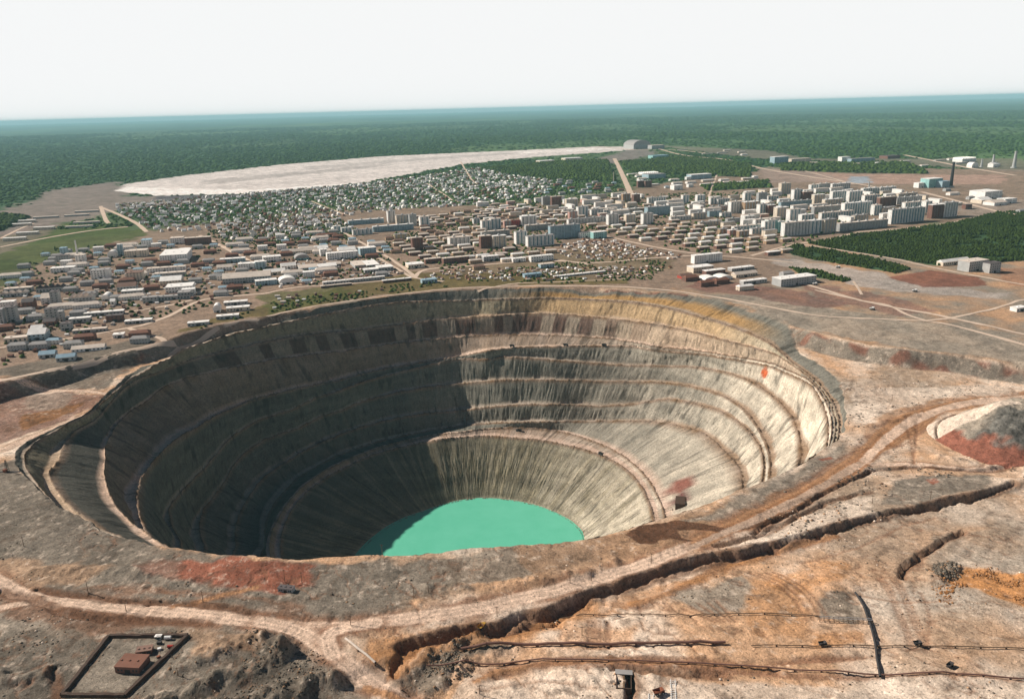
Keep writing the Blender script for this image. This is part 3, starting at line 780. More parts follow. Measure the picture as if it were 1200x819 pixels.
# ------------------------------------------------------------------ ground round the pit, then the plain to the horizon
GROUND_M = earth_mat('ground_soil', [(30, .12), (5, .2), (1.3, .22)], 1.8, .75)
def build_ground():
    step = [0.0]
    while step[-1] < 330: step.append(step[-1] + (1.7 if step[-1] < 250 else 3.0))
    step = np.array(step)
    Rb = R0[None, :] + step[:, None]
    # beyond 60 m ease towards a circle so that the rings stay even
    k = sstep(60, 330, step)[:, None]
    circ = 860.0
    Rb = Rb * (1 - k) + k * (circ + (step[:, None] - 330))
    X = PC[0] + Rb * np.cos(TH); Y = PC[1] + Rb * np.sin(TH)
    Z = height(X, Y); Z[0] = Z0
    C = ground_colour(X, Y)
    me = grid_mesh('ground', np.stack([X, Y, Z], -1), C, wrap=True, flip=True)
    struct(link('ground', me, GROUND_M))
    # outer part
    thn = []
    a = math.radians(-25)
    while a < math.radians(205):
        thn.append(a); a += math.radians(.2 if math.radians(18) < a < math.radians(165) else .8)
    while a < math.radians(334.9):
        thn.append(a); a += math.radians(1.2)
    thn = np.array(thn)
    r = [856.0]
    while r[-1] < 90000:
        g = 4.5 if r[-1] < 1500 else max(4.5, (r[-1] - 1500) * .013 + 4.5)
        r.append(r[-1] + g)
    r = np.array(r)
    X = PC[0] + np.outer(r, np.cos(thn)); Y = PC[1] + np.outer(r, np.sin(thn))
    Z = height(X, Y); Z[0] -= 1.5; Z[1] -= .4
    C = ground_colour(X, Y)
    me = grid_mesh('plain', np.stack([X, Y, Z], -1), C, wrap=True, flip=True)
    struct(link('ground', me, GROUND_M))
    print('ground rows', len(step), NT, 'plain', X.shape)
build_ground()
# ------------------------------------------------------------------ the town
MAT = {}
def M(key):
    if key in MAT: return MAT[key]
    T = {
     'white_wall': (.84, .82, .78), 'cream_wall': (.70, .60, .48), 'grey_wall': (.42, .42, .41), 'blue_wall': (.34, .45, .50), 'teal_wall': (.30, .52, .50),
     'brown_wall': (.20, .105, .08), 'pink_wall': (.50, .30, .25), 'red_wall': (.42, .07, .05), 'ochre_wall': (.40, .27, .17), 'yellow_wall': (.55, .46, .28),
     'pale_roof': (.66, .56, .48), 'light_roof': (.84, .80, .76), 'grey_roof': (.33, .31, .30), 'brown_roof': (.22, .13, .10), 'dark_roof': (.12, .10, .10), 'blue_roof': (.28, .40, .48), 'rust_roof': (.20, .09, .06),
     'window_glass': (.045, .06, .07), 'balcony': (.50, .50, .48), 'balcony_blue': (.26, .38, .42), 'dark_metal': (.05, .045, .045), 'steel': (.35, .35, .36), 'rust': (.26, .09, .05),
     'wood': (.16, .10, .06), 'truck_yellow': (.45, .26, .05), 'truck_dark': (.07, .06, .06), 'white_paint': (.75, .74, .72), 'rubber': (.03, .03, .03), 'earth_dark': (.075, .045, .032), 'red_paint': (.40, .04, .03),
    }
    MAT[key] = plain_mat(key, T[key], .8, .2, .14, .12 if 'roof' in key or 'wall' in key else .5)
    return MAT[key]

class MB:
    def __init__(s): s.v = []; s.f = []; s.mi = []; s.cur = 0
    def quad(s, a, b, c, d):
        n = len(s.v); s.v += [a, b, c, d]; s.f.append((n, n + 1, n + 2, n + 3)); s.mi.append(s.cur)
    def poly(s, pts):
        n = len(s.v); s.v += list(pts); s.f.append(tuple(range(n, n + len(pts)))); s.mi.append(s.cur)
    def box(s, x0, x1, y0, y1, z0, z1, bottom=False, T=None):
        n = len(s.v)
        P = [(x, y, z) for z in (z0, z1) for y in (y0, y1) for x in (x0, x1)]
        if T: P = [T(p) for p in P]
        s.v += P
        fs = [(4, 5, 7, 6), (0, 1, 5, 4), (3, 2, 6, 7), (2, 0, 4, 6), (1, 3, 7, 5)]
        if bottom: fs.append((0, 2, 3, 1))
        for f in fs: s.f.append(tuple(n + i for i in f)); s.mi.append(s.cur)
    def gable(s, x0, x1, y0, y1, z0, z1, over=.5, hip=0.0):
        x0 -= over; x1 += over; y0 -= over; y1 += over; ym = (y0 + y1) / 2
        n = len(s.v)
        s.v += [(x0, y0, z0), (x1, y0, z0), (x1, y1, z0), (x0, y1, z0), (x0 + hip, ym, z1), (x1 - hip, ym, z1)]
        for f in [(0, 1, 5, 4), (2, 3, 4, 5), (1, 2, 5), (3, 0, 4), (0, 3, 2, 1)]: s.f.append(tuple(n + i for i in f)); s.mi.append(s.cur)
    def arch(s, x0, x1, y0, y1, z0, h, n=8):
        prev = None
        for i in range(n + 1):
            t = math.pi * i / n
            y = (y0 + y1) / 2 - math.cos(t) * (y1 - y0) / 2; z = z0 + math.sin(t) * h
            if prev: s.quad((x0, prev[0], prev[1]), (x1, prev[0], prev[1]), (x1, y, z), (x0, y, z))
            prev = (y, z)
        s.poly([(x0, (y0 + y1) / 2 + math.cos(math.pi * i / n) * (y1 - y0) / 2, z0 + math.sin(math.pi * i / n) * h) for i in range(n + 1)])
        s.poly([(x1, (y0 + y1) / 2 - math.cos(math.pi * i / n) * (y1 - y0) / 2, z0 + math.sin(math.pi * i / n) * h) for i in range(n + 1)])
    def cyl(s, a, b, r0, r1=None, n=10, cap=True):
        a = np.array(a, float); b = np.array(b, float); r1 = r0 if r1 is None else r1
        d = b - a; d /= np.linalg.norm(d) + 1e-9
        u = np.cross(d, (0, 0, 1) if abs(d[2]) < .9 else (1, 0, 0)); u /= np.linalg.norm(u); w = np.cross(d, u)
        k = len(s.v)
        for p, r in ((a, r0), (b, r1)):
            for i in range(n):
                t = 2 * math.pi * i / n; q = p + r * (math.cos(t) * u + math.sin(t) * w); s.v.append(tuple(q))
        for i in range(n):
            j = (i + 1) % n; s.f.append((k + i, k + j, k + n + j, k + n + i)); s.mi.append(s.cur)
        if cap:
            s.f.append(tuple(k + n + i for i in range(n))); s.mi.append(s.cur)
            s.f.append(tuple(k + n - 1 - i for i in range(n))); s.mi.append(s.cur)
    def mesh(s, name, mats):
        me = bpy.data.meshes.new(name); me.from_pydata([tuple(map(float, p)) for p in s.v], [], s.f)
        for mt in (mats if isinstance(mats, (list, tuple)) else [mats]): me.materials.append(mt)
        if any(s.mi): me.polygons.foreach_set('material_index', s.mi)
        me.update(); return me
    def build(s, name, mats, parent=None):
        return link(name, s.mesh(name, mats), None, parent)

def tag(o, label=None, cat=None, group=None, kind=None):
    if label: o['label'] = label
    if cat: o['category'] = cat
    if group: o['group'] = group
    if kind: o['kind'] = kind
    return o
def empty(name, loc, rz=0.0):
    o = bpy.data.objects.new(name, None); COL.objects.link(o); o.empty_display_size = 5
    o.location = loc; o.rotation_euler = (0, 0, rz); return o
def copy_thing(o, loc, rz):
    c = o.copy(); COL.objects.link(c); c.location = loc; c.rotation_euler = (0, 0, rz)
    for ch in o.children:
        d = ch.copy(); COL.objects.link(d); d.parent = c
        for g in ch.children:
            e = g.copy(); COL.objects.link(e); e.parent = d
    return c
def short(a, b):
    w = (a + b).split()
    for drop in ('regular', 'little', 'of', 'with', 'storey', 'small', 'the', 'little'):
        while len(w) > 16 and drop in w: w.remove(drop)
    return ' '.join(w)
ONES = 'first second third fourth fifth sixth seventh eighth ninth tenth eleventh twelfth thirteenth fourteenth fifteenth sixteenth seventeenth eighteenth nineteenth'.split()
TENS = {2: ('twentieth', 'twenty'), 3: ('thirtieth', 'thirty'), 4: ('fortieth', 'forty'), 5: ('fiftieth', 'fifty'), 6: ('sixtieth', 'sixty'), 7: ('seventieth', 'seventy'), 8: ('eightieth', 'eighty'), 9: ('ninetieth', 'ninety')}
def ordw(n):
    if n < 20: return ONES[n - 1]
    t, u = divmod(n, 10)
    return TENS[t][0] if u == 0 else TENS[t][1] + ' ' + ONES[u - 1]

def ground_at(px, py):
    q = unp(px, py, PLAT); z = float(height(np.array([q[0]]), np.array([q[1]]))[0])
    q = unp(px, py, z); return q[0], q[1], float(height(np.array([q[0]]), np.array([q[1]]))[0])
def ground_near(px, py):
    z = 0.0
    for _ in range(4):
        q = unp(px, py, z); z = float(height(np.array([q[0]]), np.array([q[1]]))[0])
    return q[0], q[1], z
def to_px(p):
    d = np.asarray(p, float) - np.array([0, 0, CAM_H]); w = d @ _fw
    return 600 + F * (d @ RT) / w, 409.5 - F * (d @ UP) / w
OCC = []          # footprints already taken: x, y, radius
def free(x, y, r):
    for a, b, c in OCC:
        if (a - x) ** 2 + (b - y) ** 2 < (c + r) ** 2: return False
    return True
HEAD = radians(21)
def frontage(x0, y0, x1, hd):
    """left front corner and the width that spans the pixels x0..x1 at heading hd"""
    p = ground_at(x0, y0)
    w = 10.0
    for _ in range(30):
        q = to_px((p[0] + w * math.cos(hd), p[1] + w * math.sin(hd), p[2]))
        w *= (x1 - x0) / max(q[0] - x0, .5)
    return p, w

def flats(x0, y0, x1, hpx, depth, wall, bal, label, floors=None, hd=HEAD, narrow=False):
    """a block of flats: walls, parapet roof, stair heads, balcony stacks and windows"""
    x1 = max(x1, x0 + 2)
    p, w = frontage(x0, y0, x1, hd)
    h = hpx * math.hypot(p[0], p[1]) / F
    root = empty('apartment_block', (p[0], p[1], p[2] - .6), hd)
    tag(root, label, 'apartment building', 'blocks of flats in the town')
    OCC.append((p[0] + w / 2 * math.cos(hd) - depth / 2 * math.sin(hd), p[1] + w / 2 * math.sin(hd) + depth / 2 * math.cos(hd), max(w, depth) * .5))
    b = MB(); b.box(0, w, 0, depth, 0, h); b.build('wall', M(wall), root)
    r = MB(); r.box(-.4, w + .4, -.4, depth + .4, h, h + 1.0)
    r.build('roof', M(random.choice(['pale_roof', 'grey_roof', 'light_roof'])), root)
    ns = max(1, int(w / 24))
    for i in range(ns):
        s = MB(); cx = (i + .5) * w / ns; s.box(cx - 2.5, cx + 2.5, depth * .35, depth * .7, h + 1.0, h + 4.2)
        s.build('stair_head', M('grey_wall'), root)
    fh = 3.4; nf = max(2, int(h / fh))
    nb = max(1, int(w / 9.5))
    for i in range(nb):
        cx = (i + .5) * w / nb
        q = MB(); q.box(cx - 1.9, cx + 1.9, -1.3, -0.003, 2.5, h - .8)
        q.build('balcony_stack', M(bal), root)
    wn_ = MB()
    for k in range(nf):
        z = 1.4 + k * (h - 1.4) / nf
        for i in range(nb):
            cx = (i + .5) * w / nb
            wn_.box(cx - 1.5, cx + 1.5, -1.36, -1.31, z + .9, z + 2.1)
            wn_.box(cx + w / nb / 2 - 1.0, cx + w / nb / 2 + 1.0, -.06, -.003, z + .8, z + 2.2) if i < nb - 1 else None
        for j in range(max(1, int(depth / 6))):
            cy = (j + .5) * depth / max(1, int(depth / 6))
            wn_.box(-.06, -.003, cy - .8, cy + .8, z + .8, z + 2.2)
    o = wn_.build('window', M('window_glass'), root); o['kind'] = 'stuff'
    return root

# ---- traced tall and long blocks; numbers read off enlargements (x4), left edge, foot, right edge, height, depth m, wall, balcony
TILE_D = (900, 100); TILE_C = (600, 100); TILE_B = (300, 100)
W_, G_, BL, TL, BR, PK, CR, OC = 'white_wall', 'grey_wall', 'blue_wall', 'teal_wall', 'brown_wall', 'pink_wall', 'cream_wall', 'ochre_wall'
BLOCKS = [
 (TILE_D, 'right side of the town', [
  (75, 710, 195, 60, 14, W_), (197, 698, 250, 58, 16, W_), (262, 694, 318, 58, 16, CR), (335, 686, 560, 34, 14, G_), (575, 652, 730, 60, 14, W_), (765, 626, 820, 56, 16, BR), (822, 620, 885, 58, 16, W_),
  (355, 612, 485, 52, 14, W_), (60, 515, 105, 50, 16, CR), (120, 540, 160, 46, 16, W_), (165, 540, 210, 36, 14, BR), (215, 558, 265, 40, 14, CR), (200, 502, 235, 32, 14, W_), (237, 498, 290, 32, 14, G_),
  (300, 548, 375, 44, 14, W_), (378, 550, 440, 46, 14, W_), (265, 570, 350, 30, 14, CR), (40, 630, 95, 52, 16, CR), (100, 645, 150, 58, 16, W_), (155, 662, 213, 50, 14, W_), (215, 604, 350, 30, 13, G_),
  (250, 630, 400, 28, 13, W_), (405, 640, 470, 26, 13, CR), (0, 690, 40, 54, 16, TL), (46, 688, 76, 46, 12, TL), (495, 612, 530, 44, 14, W_), (535, 610, 572, 30, 14, CR), (450, 562, 520, 40, 14, W_), (522, 572, 600, 40, 14, BR),
  (602, 560, 720, 28, 13, W_), (640, 592, 730, 36, 13, W_), (735, 600, 765, 48, 16, W_), (60, 572, 205, 22, 13, BL), (300, 490, 385, 24, 13, W_), (445, 512, 520, 24, 13, W_), (525, 505, 600, 22, 13, W_), (0, 610, 35, 44, 14, BR), (0, 540, 50, 18, 12, W_),
  (610, 530, 700, 18, 12, CR), (560, 648, 572, 14, 12, W_), (0, 570, 30, 18, 12, CR)]),
 (TILE_C, 'middle of the town', [
  (20, 748, 72, 60, 15, W_), (75, 758, 198, 48, 16, W_), (180, 722, 320, 60, 15, BL), (45, 662, 115, 46, 15, W_), (145, 562, 185, 38, 14, G_), (187, 570, 232, 46, 14, BR), (255, 572, 310, 36, 14, CR),
  (310, 620, 358, 48, 15, W_), (270, 632, 308, 38, 14, PK), (452, 656, 500, 48, 15, W_), (535, 646, 580, 38, 15, CR), (615, 654, 662, 50, 15, W_), (635, 612, 740, 38, 20, BL), (570, 553, 600, 40, 14, BR), (520, 547, 555, 36, 14, OC),
  (590, 480, 618, 30, 12, BR), (625, 480, 655, 30, 12, BR), (800, 555, 830, 38, 12, W_), (868, 552, 905, 34, 14, W_), (1025, 602, 1085, 52, 16, W_), (1090, 602, 1158, 50, 16, OC), (1160, 610, 1200, 48, 16, W_), (1090, 547, 1120, 40, 14, W_), (1155, 550, 1195, 42, 14, G_),
  (930, 560, 960, 30, 12, W_), (265, 652, 440, 22, 13, W_), (65, 684, 185, 26, 13, G_), (640, 556, 720, 26, 13, W_), (745, 636, 840, 18, 12, W_), (880, 662, 985, 18, 12, CR), (1040, 686, 1170, 22, 12, W_), (1182, 692, 1230, 50, 15, W_),
  (850, 628, 910, 26, 12, CR), (925, 618, 980, 26, 12, BL), (982, 620, 1030, 20, 12, W_), (1010, 648, 1070, 20, 12, G_), (1090, 642, 1140, 26, 12, W_), (1140, 662, 1200, 30, 12, W_), (975, 700, 1015, 24, 12, OC), (1020, 707, 1060, 26, 12, PK), (1064, 712, 1110, 26, 12, OC),
  (430, 608, 480, 22, 12, W_), (372, 610, 430, 26, 12, W_), (500, 600, 600, 16, 12, CR), (830, 578, 905, 18, 12, W_), (965, 560, 1020, 24, 12, W_), (930, 590, 1020, 18, 12, PK), (240, 600, 262, 16, 12, W_), (1125, 700, 1185, 26, 12, W_)]),
 (TILE_B, 'left part of the town', [
  (620, 646, 656, 54, 16, W_), (660, 652, 720, 40, 14, CR), (722, 660, 755, 52, 14, G_), (772, 666, 815, 48, 16, W_), (435, 656, 600, 20, 13, BL), (455, 704, 548, 24, 13, W_), (550, 690, 740, 26, 13, BL), (365, 686, 400, 24, 12, W_), (402, 692, 450, 22, 12, W_),
  (735, 776, 785, 60, 16, BR), (1060, 680, 1100, 44, 15, W_), (1102, 676, 1150, 48, 15, W_), (1055, 766, 1106, 58, 15, BR), (1112, 764, 1175, 56, 15, CR), (1060, 712, 1190, 24, 13, G_), (910, 756, 1005, 40, 22, W_), (650, 725, 712, 24, 12, 'yellow_wall'),
  (1165, 668, 1198, 32, 12, PK), (1020, 650, 1050, 24, 12, W_), (330, 668, 362, 20, 12, W_)]),
]
WNAME = {W_: 'white', G_: 'grey', BL: 'blue grey', TL: 'pale teal', BR: 'dark brown', PK: 'pink', CR: 'cream', OC: 'ochre', 'yellow_wall': 'yellow'}
for (ox, oy), zone, lst in BLOCKS:
    cnt = {}
    lst2 = sorted(lst, key=lambda b: b[0] / 4)
    for b in lst2:
        x0, y0, x1, hp, dep, wl = b
        ratio = (x1 - x0) / hp
        shape = 'tall narrow' if ratio < 1.3 and hp > 35 else 'tall wide' if hp > 35 else 'long low' if ratio > 3.5 else 'mid height'
        key = (shape, wl)
        cnt[key] = cnt.get(key, 0) + 1
        b_ = sum(1 for c in lst2 if ('tall narrow' if (c[2] - c[0]) / c[3] < 1.3 and c[3] > 35 else 'tall wide' if c[3] > 35 else 'long low' if (c[2] - c[0]) / c[3] > 3.5 else 'mid height', c[5]) == key)
        pos = '' if b_ == 1 else ', %s such from left' % ordw(cnt[key])
        label = short('%s %s flats in the %s' % (shape, WNAME[wl], zone), pos)
        bal = {W_: random.choice(['balcony_blue', 'balcony', 'balcony_blue']), BL: 'blue_wall', BR: 'brown_wall', G_: 'balcony', TL: 'teal_wall'}.get(wl, 'balcony')
        flats(ox + x0 / 4, oy + y0 / 4, ox + x1 / 4, hp / 4, dep, wl, bal, label)

# ---- low two storey blocks, one of each kind then copies
def low_block(w, d, h, wall, roof, flat=False, label='', cat='house', name='low_block'):
    root = empty(name, (0, 0, -500)); tag(root, label, cat)
    b = MB(); b.box(-w / 2, w / 2, -d / 2, d / 2, 0, h); b.build('wall', M(wall), root)
    r = MB()
    if flat: r.box(-w / 2 - .4, w / 2 + .4, -d / 2 - .4, d / 2 + .4, h, h + .8)
    else: r.gable(-w / 2, w / 2, -d / 2, d / 2, h, h + d * .22, .7, d * .3)
    r.build('roof', M(roof), root)
    q = MB(); nf = max(1, int(h / 3.2)); nw = max(2, int(w / 4.2))
    for k in range(nf):
        for i in range(nw):
            cx = -w / 2 + (i + .5) * w / nw; z = k * h / nf + 1.0
            q.box(cx - .7, cx + .7, -d / 2 - .07, -d / 2 - .003, z, z + 1.4)
    for k in range(nf):
        q.box(-w / 2 - .07, -w / 2 - .003, -.7, .7, k * h / nf + 1, k * h / nf + 2.4)
    o = q.build('window', M('window_glass'), root); o['kind'] = 'stuff'
    return root

KINDS = {   # name: width, depth, height, wall, roof, flat
 'b0': (29, 12, 8, 'ochre_wall', 'pale_roof', False), 'b1': (29, 12, 8, 'brown_wall', 'pale_roof', False), 'b2': (26, 12, 7.5, 'ochre_wall', 'brown_roof', False), 'b3': (31, 12, 8, 'cream_wall', 'light_roof', False),
 's0': (44, 13, 15, 'white_wall', 'light_roof', True), 's1': (60, 13, 16, 'white_wall', 'pale_roof', True), 's2': (40, 13, 15, 'cream_wall', 'grey_roof', True), 's3': (30, 16, 12, 'pink_wall', 'pale_roof', True),
 'i0': (46, 18, 8, 'white_wall', 'pale_roof', False), 'i1': (60, 16, 8, 'cream_wall', 'light_roof', True), 'i2': (30, 15, 8, 'brown_wall', 'rust_roof', False), 'i3': (26, 14, 9, 'grey_wall', 'grey_roof', False), 'i4': (20, 12, 7, 'white_wall', 'blue_roof', False), 'i5': (80, 14, 6, 'grey_wall', 'pale_roof', True), 'i6': (24, 16, 12, 'white_wall', 'light_roof', True),
 'g0': (9, 6, 3.2, 'brown_wall', 'pale_roof', False), 'g1': (8, 6, 3, 'ochre_wall', 'rust_roof', False), 'g2': (10, 6, 3, 'grey_wall', 'brown_roof', False), 'g3': (7, 5, 3, 'white_wall', 'light_roof', False),
}
PROTO = {}
def place(kind, x, y, hd, name, label, cat, group, z=None):
    if z is None: z = float(height(np.array([x]), np.array([y]))[0])
    if (kind, name) not in PROTO:
        w, d, h, wl, rf, fl = KINDS[kind]
        o = PROTO[(kind, name)] = low_block(w, d, h, wl, rf, fl, label, cat, name)
        o.location = (x, y, z - .5); o.rotation_euler = (0, 0, hd)
    else: o = copy_thing(PROTO[(kind, name)], (x, y, z - .5), hd)
    tag(o, label, cat, group); return o

RCOL = {'pale_roof': 'pale', 'brown_roof': 'brown', 'light_roof': 'near white', 'grey_roof': 'grey', 'rust_roof': 'rust red', 'blue_roof': 'blue', 'dark_roof': 'dark'}
WCOL = {'ochre_wall': 'ochre', 'brown_wall': 'brown', 'cream_wall': 'cream', 'white_wall': 'white', 'pink_wall': 'pink', 'grey_wall': 'grey'}
TOWN_ROADS = [   # px line on the plain, width m
    ([(720, 186), (727, 200), (736, 220), (741, 232)], 24), ([(930, 328), (960, 338), (1010, 352), (1060, 362), (1115, 373), (1200, 392), (1320, 420)], 9),
    ([(760, 171), (800, 182), (850, 187), (890, 197), (940, 206), (1000, 215), (1060, 226)], 20), ([(1080, 225), (1130, 238), (1180, 250), (1300, 268)], 18), ([(900, 196), (940, 200), (1000, 216)], 12),
    ([(1003, 272), (1060, 268), (1110, 262), (1130, 258)], 10), ([(880, 300), (925, 288), (970, 281), (1003, 273)], 10), ([(925, 285), (970, 291), (1040, 302), (1095, 314), (1200, 334), (1320, 352)], 8),
    ([(1010, 274), (1040, 276), (1075, 278)], 7),
    ([(690, 272), (750, 286), (810, 297), (860, 301), (930, 308)], 9), ([(650, 306), (700, 308), (760, 303), (812, 300)], 9), ([(486, 326), (500, 316), (560, 311), (610, 307), (650, 305), (690, 310)], 9),
    ([(395, 268), (430, 288), (460, 305), (487, 325)], 9), ([(440, 300), (470, 318), (487, 326), (520, 330)], 8), ([(234, 276), (262, 290), (290, 305), (305, 312)], 11), ([(365, 236), (385, 244), (405, 252)], 8),
    ([(310, 344), (250, 350), (225, 357), (200, 370), (170, 380), (150, 384)], 10), ([(150, 384), (165, 390), (186, 396), (193, 400)], 9), ([(205, 398), (193, 401), (160, 409), (110, 421), (60, 433), (0, 447), (-120, 482)], 9),
    ([(150, 384), (110, 392), (60, 400), (0, 409), (-80, 420)], 8), ([(225, 352), (200, 358), (140, 367), (100, 371), (60, 380)], 9), ([(480, 326), (420, 332), (350, 337), (310, 344)], 8),
    ([(620, 335), (540, 338), (480, 343.5), (420, 351), (360, 361), (300, 373), (255, 383), (215, 396), (196, 405)], 6), ([(620, 335), (700, 335.5), (780, 340), (850, 350), (900, 360), (960, 370), (1010, 373), (1080, 376), (1130, 385), (1200, 404), (1330, 440)], 8),
    ([(955, 340), (1000, 350), (1040, 357), (1062, 368), (1085, 376)], 6), ([(1085, 376), (1120, 372), (1150, 365), (1180, 358), (1200, 352), (1260, 345)], 6),
    ([(0, 290), (60, 278), (110, 270), (150, 266)], 14), ([(118, 242), (124, 258), (128, 262)], 14), ([(118, 243), (140, 252), (160, 262), (172, 272)], 14), ([(0, 280), (20, 270), (40, 262)], 10),
    ([(560, 340), (600, 333), (640, 331), (690, 329), (740, 327)], 5), ([(1000, 330), (1010, 345)], 5), ([(540, 190), (552, 210), (560, 216)], 9), ([(500, 215), (520, 228), (530, 235)], 8), ([(700, 172), (745, 176), (790, 176), (830, 180)], 22),
    ([(905, 187), (935, 188), (965, 193)], 20), ([(1060, 182), (1090, 188), (1130, 196), (1190, 206)], 24), ([(840, 205), (830, 232)], 8), ([(600, 262), (660, 258), (720, 262)], 7),
]
TOWN_ROADS = [(smooth_line(unpl(p, PLAT), 4), w) for p, w in TOWN_ROADS]
def build_town_roads():
    mt = plain_mat('town_road', (.60, .46, .36), .95, .05, .12, .05)
    for P, w in TOWN_ROADS:
        # resample so that the strip follows the ground
        Q = [P[0][:2]]
        for i in range(len(P) - 1):
            n = max(1, int(np.hypot(*(P[i + 1][:2] - P[i][:2])) / 12))
            for k in range(1, n + 1): Q.append(P[i][:2] + (P[i + 1][:2] - P[i][:2]) * k / n)
        Q = np.array(Q); T = np.gradient(Q, axis=0); T /= np.linalg.norm(T, axis=1)[:, None] + 1e-9
        N = np.stack([-T[:, 1], T[:, 0]], 1)
        wob = w * (.5 + .06 * fbm(Q[:, 0], Q[:, 1], 25, 2, 3))[:, None]
        rows = []
        for f in (-1, 0, 1):
            X = Q + N * wob * f
            z = height(X[:, 0], X[:, 1]) + (.55 if f == 0 else .35) + max(0.0, (w - 8) * .02)
            rows.append(np.column_stack([X, z]))
        P3 = np.array(rows)
        struct(link('road', grid_mesh('road', P3), mt))
build_town_roads()
def near_road(x, y, m_):
    for P, w in TOWN_ROADS:
        lo = P[:, :2].min(0) - m_ - w; hi = P[:, :2].max(0) + m_ + w
        if x < lo[0] or x > hi[0] or y < lo[1] or y > hi[1]: continue
        d, _, _ = seg_dist(np.array([x]), np.array([y]), P, 1e5)
        if d[0] < w / 2 + m_: return True
    return False

def lattice(poly_px, sx, sy, jit, hd, skip=0.0, margin=4, clear=8):
    P = unpl(poly_px, PLAT)[:, :2]
    c, s = math.cos(hd), math.sin(hd)
    U = P @ np.array([[c, -s], [s, c]])
    out = []
    u = U[:, 0].min(); r = 0
    while u < U[:, 0].max():
        v = U[:, 1].min()
        while v < U[:, 1].max():
            uu = u + random.uniform(-jit, jit); vv = v + random.uniform(-jit, jit)
            x = uu * c - vv * s; y = uu * s + vv * c
            v += sy
            if random.random() < skip: continue
            if not in_poly(np.array([x]), np.array([y]), P)[0]: continue
            out.append((x, y))
        u += sx; r += 1
    out = [(x, y) for x, y in out if free(x, y, clear) and not near_road(x, y, margin)]
    return out

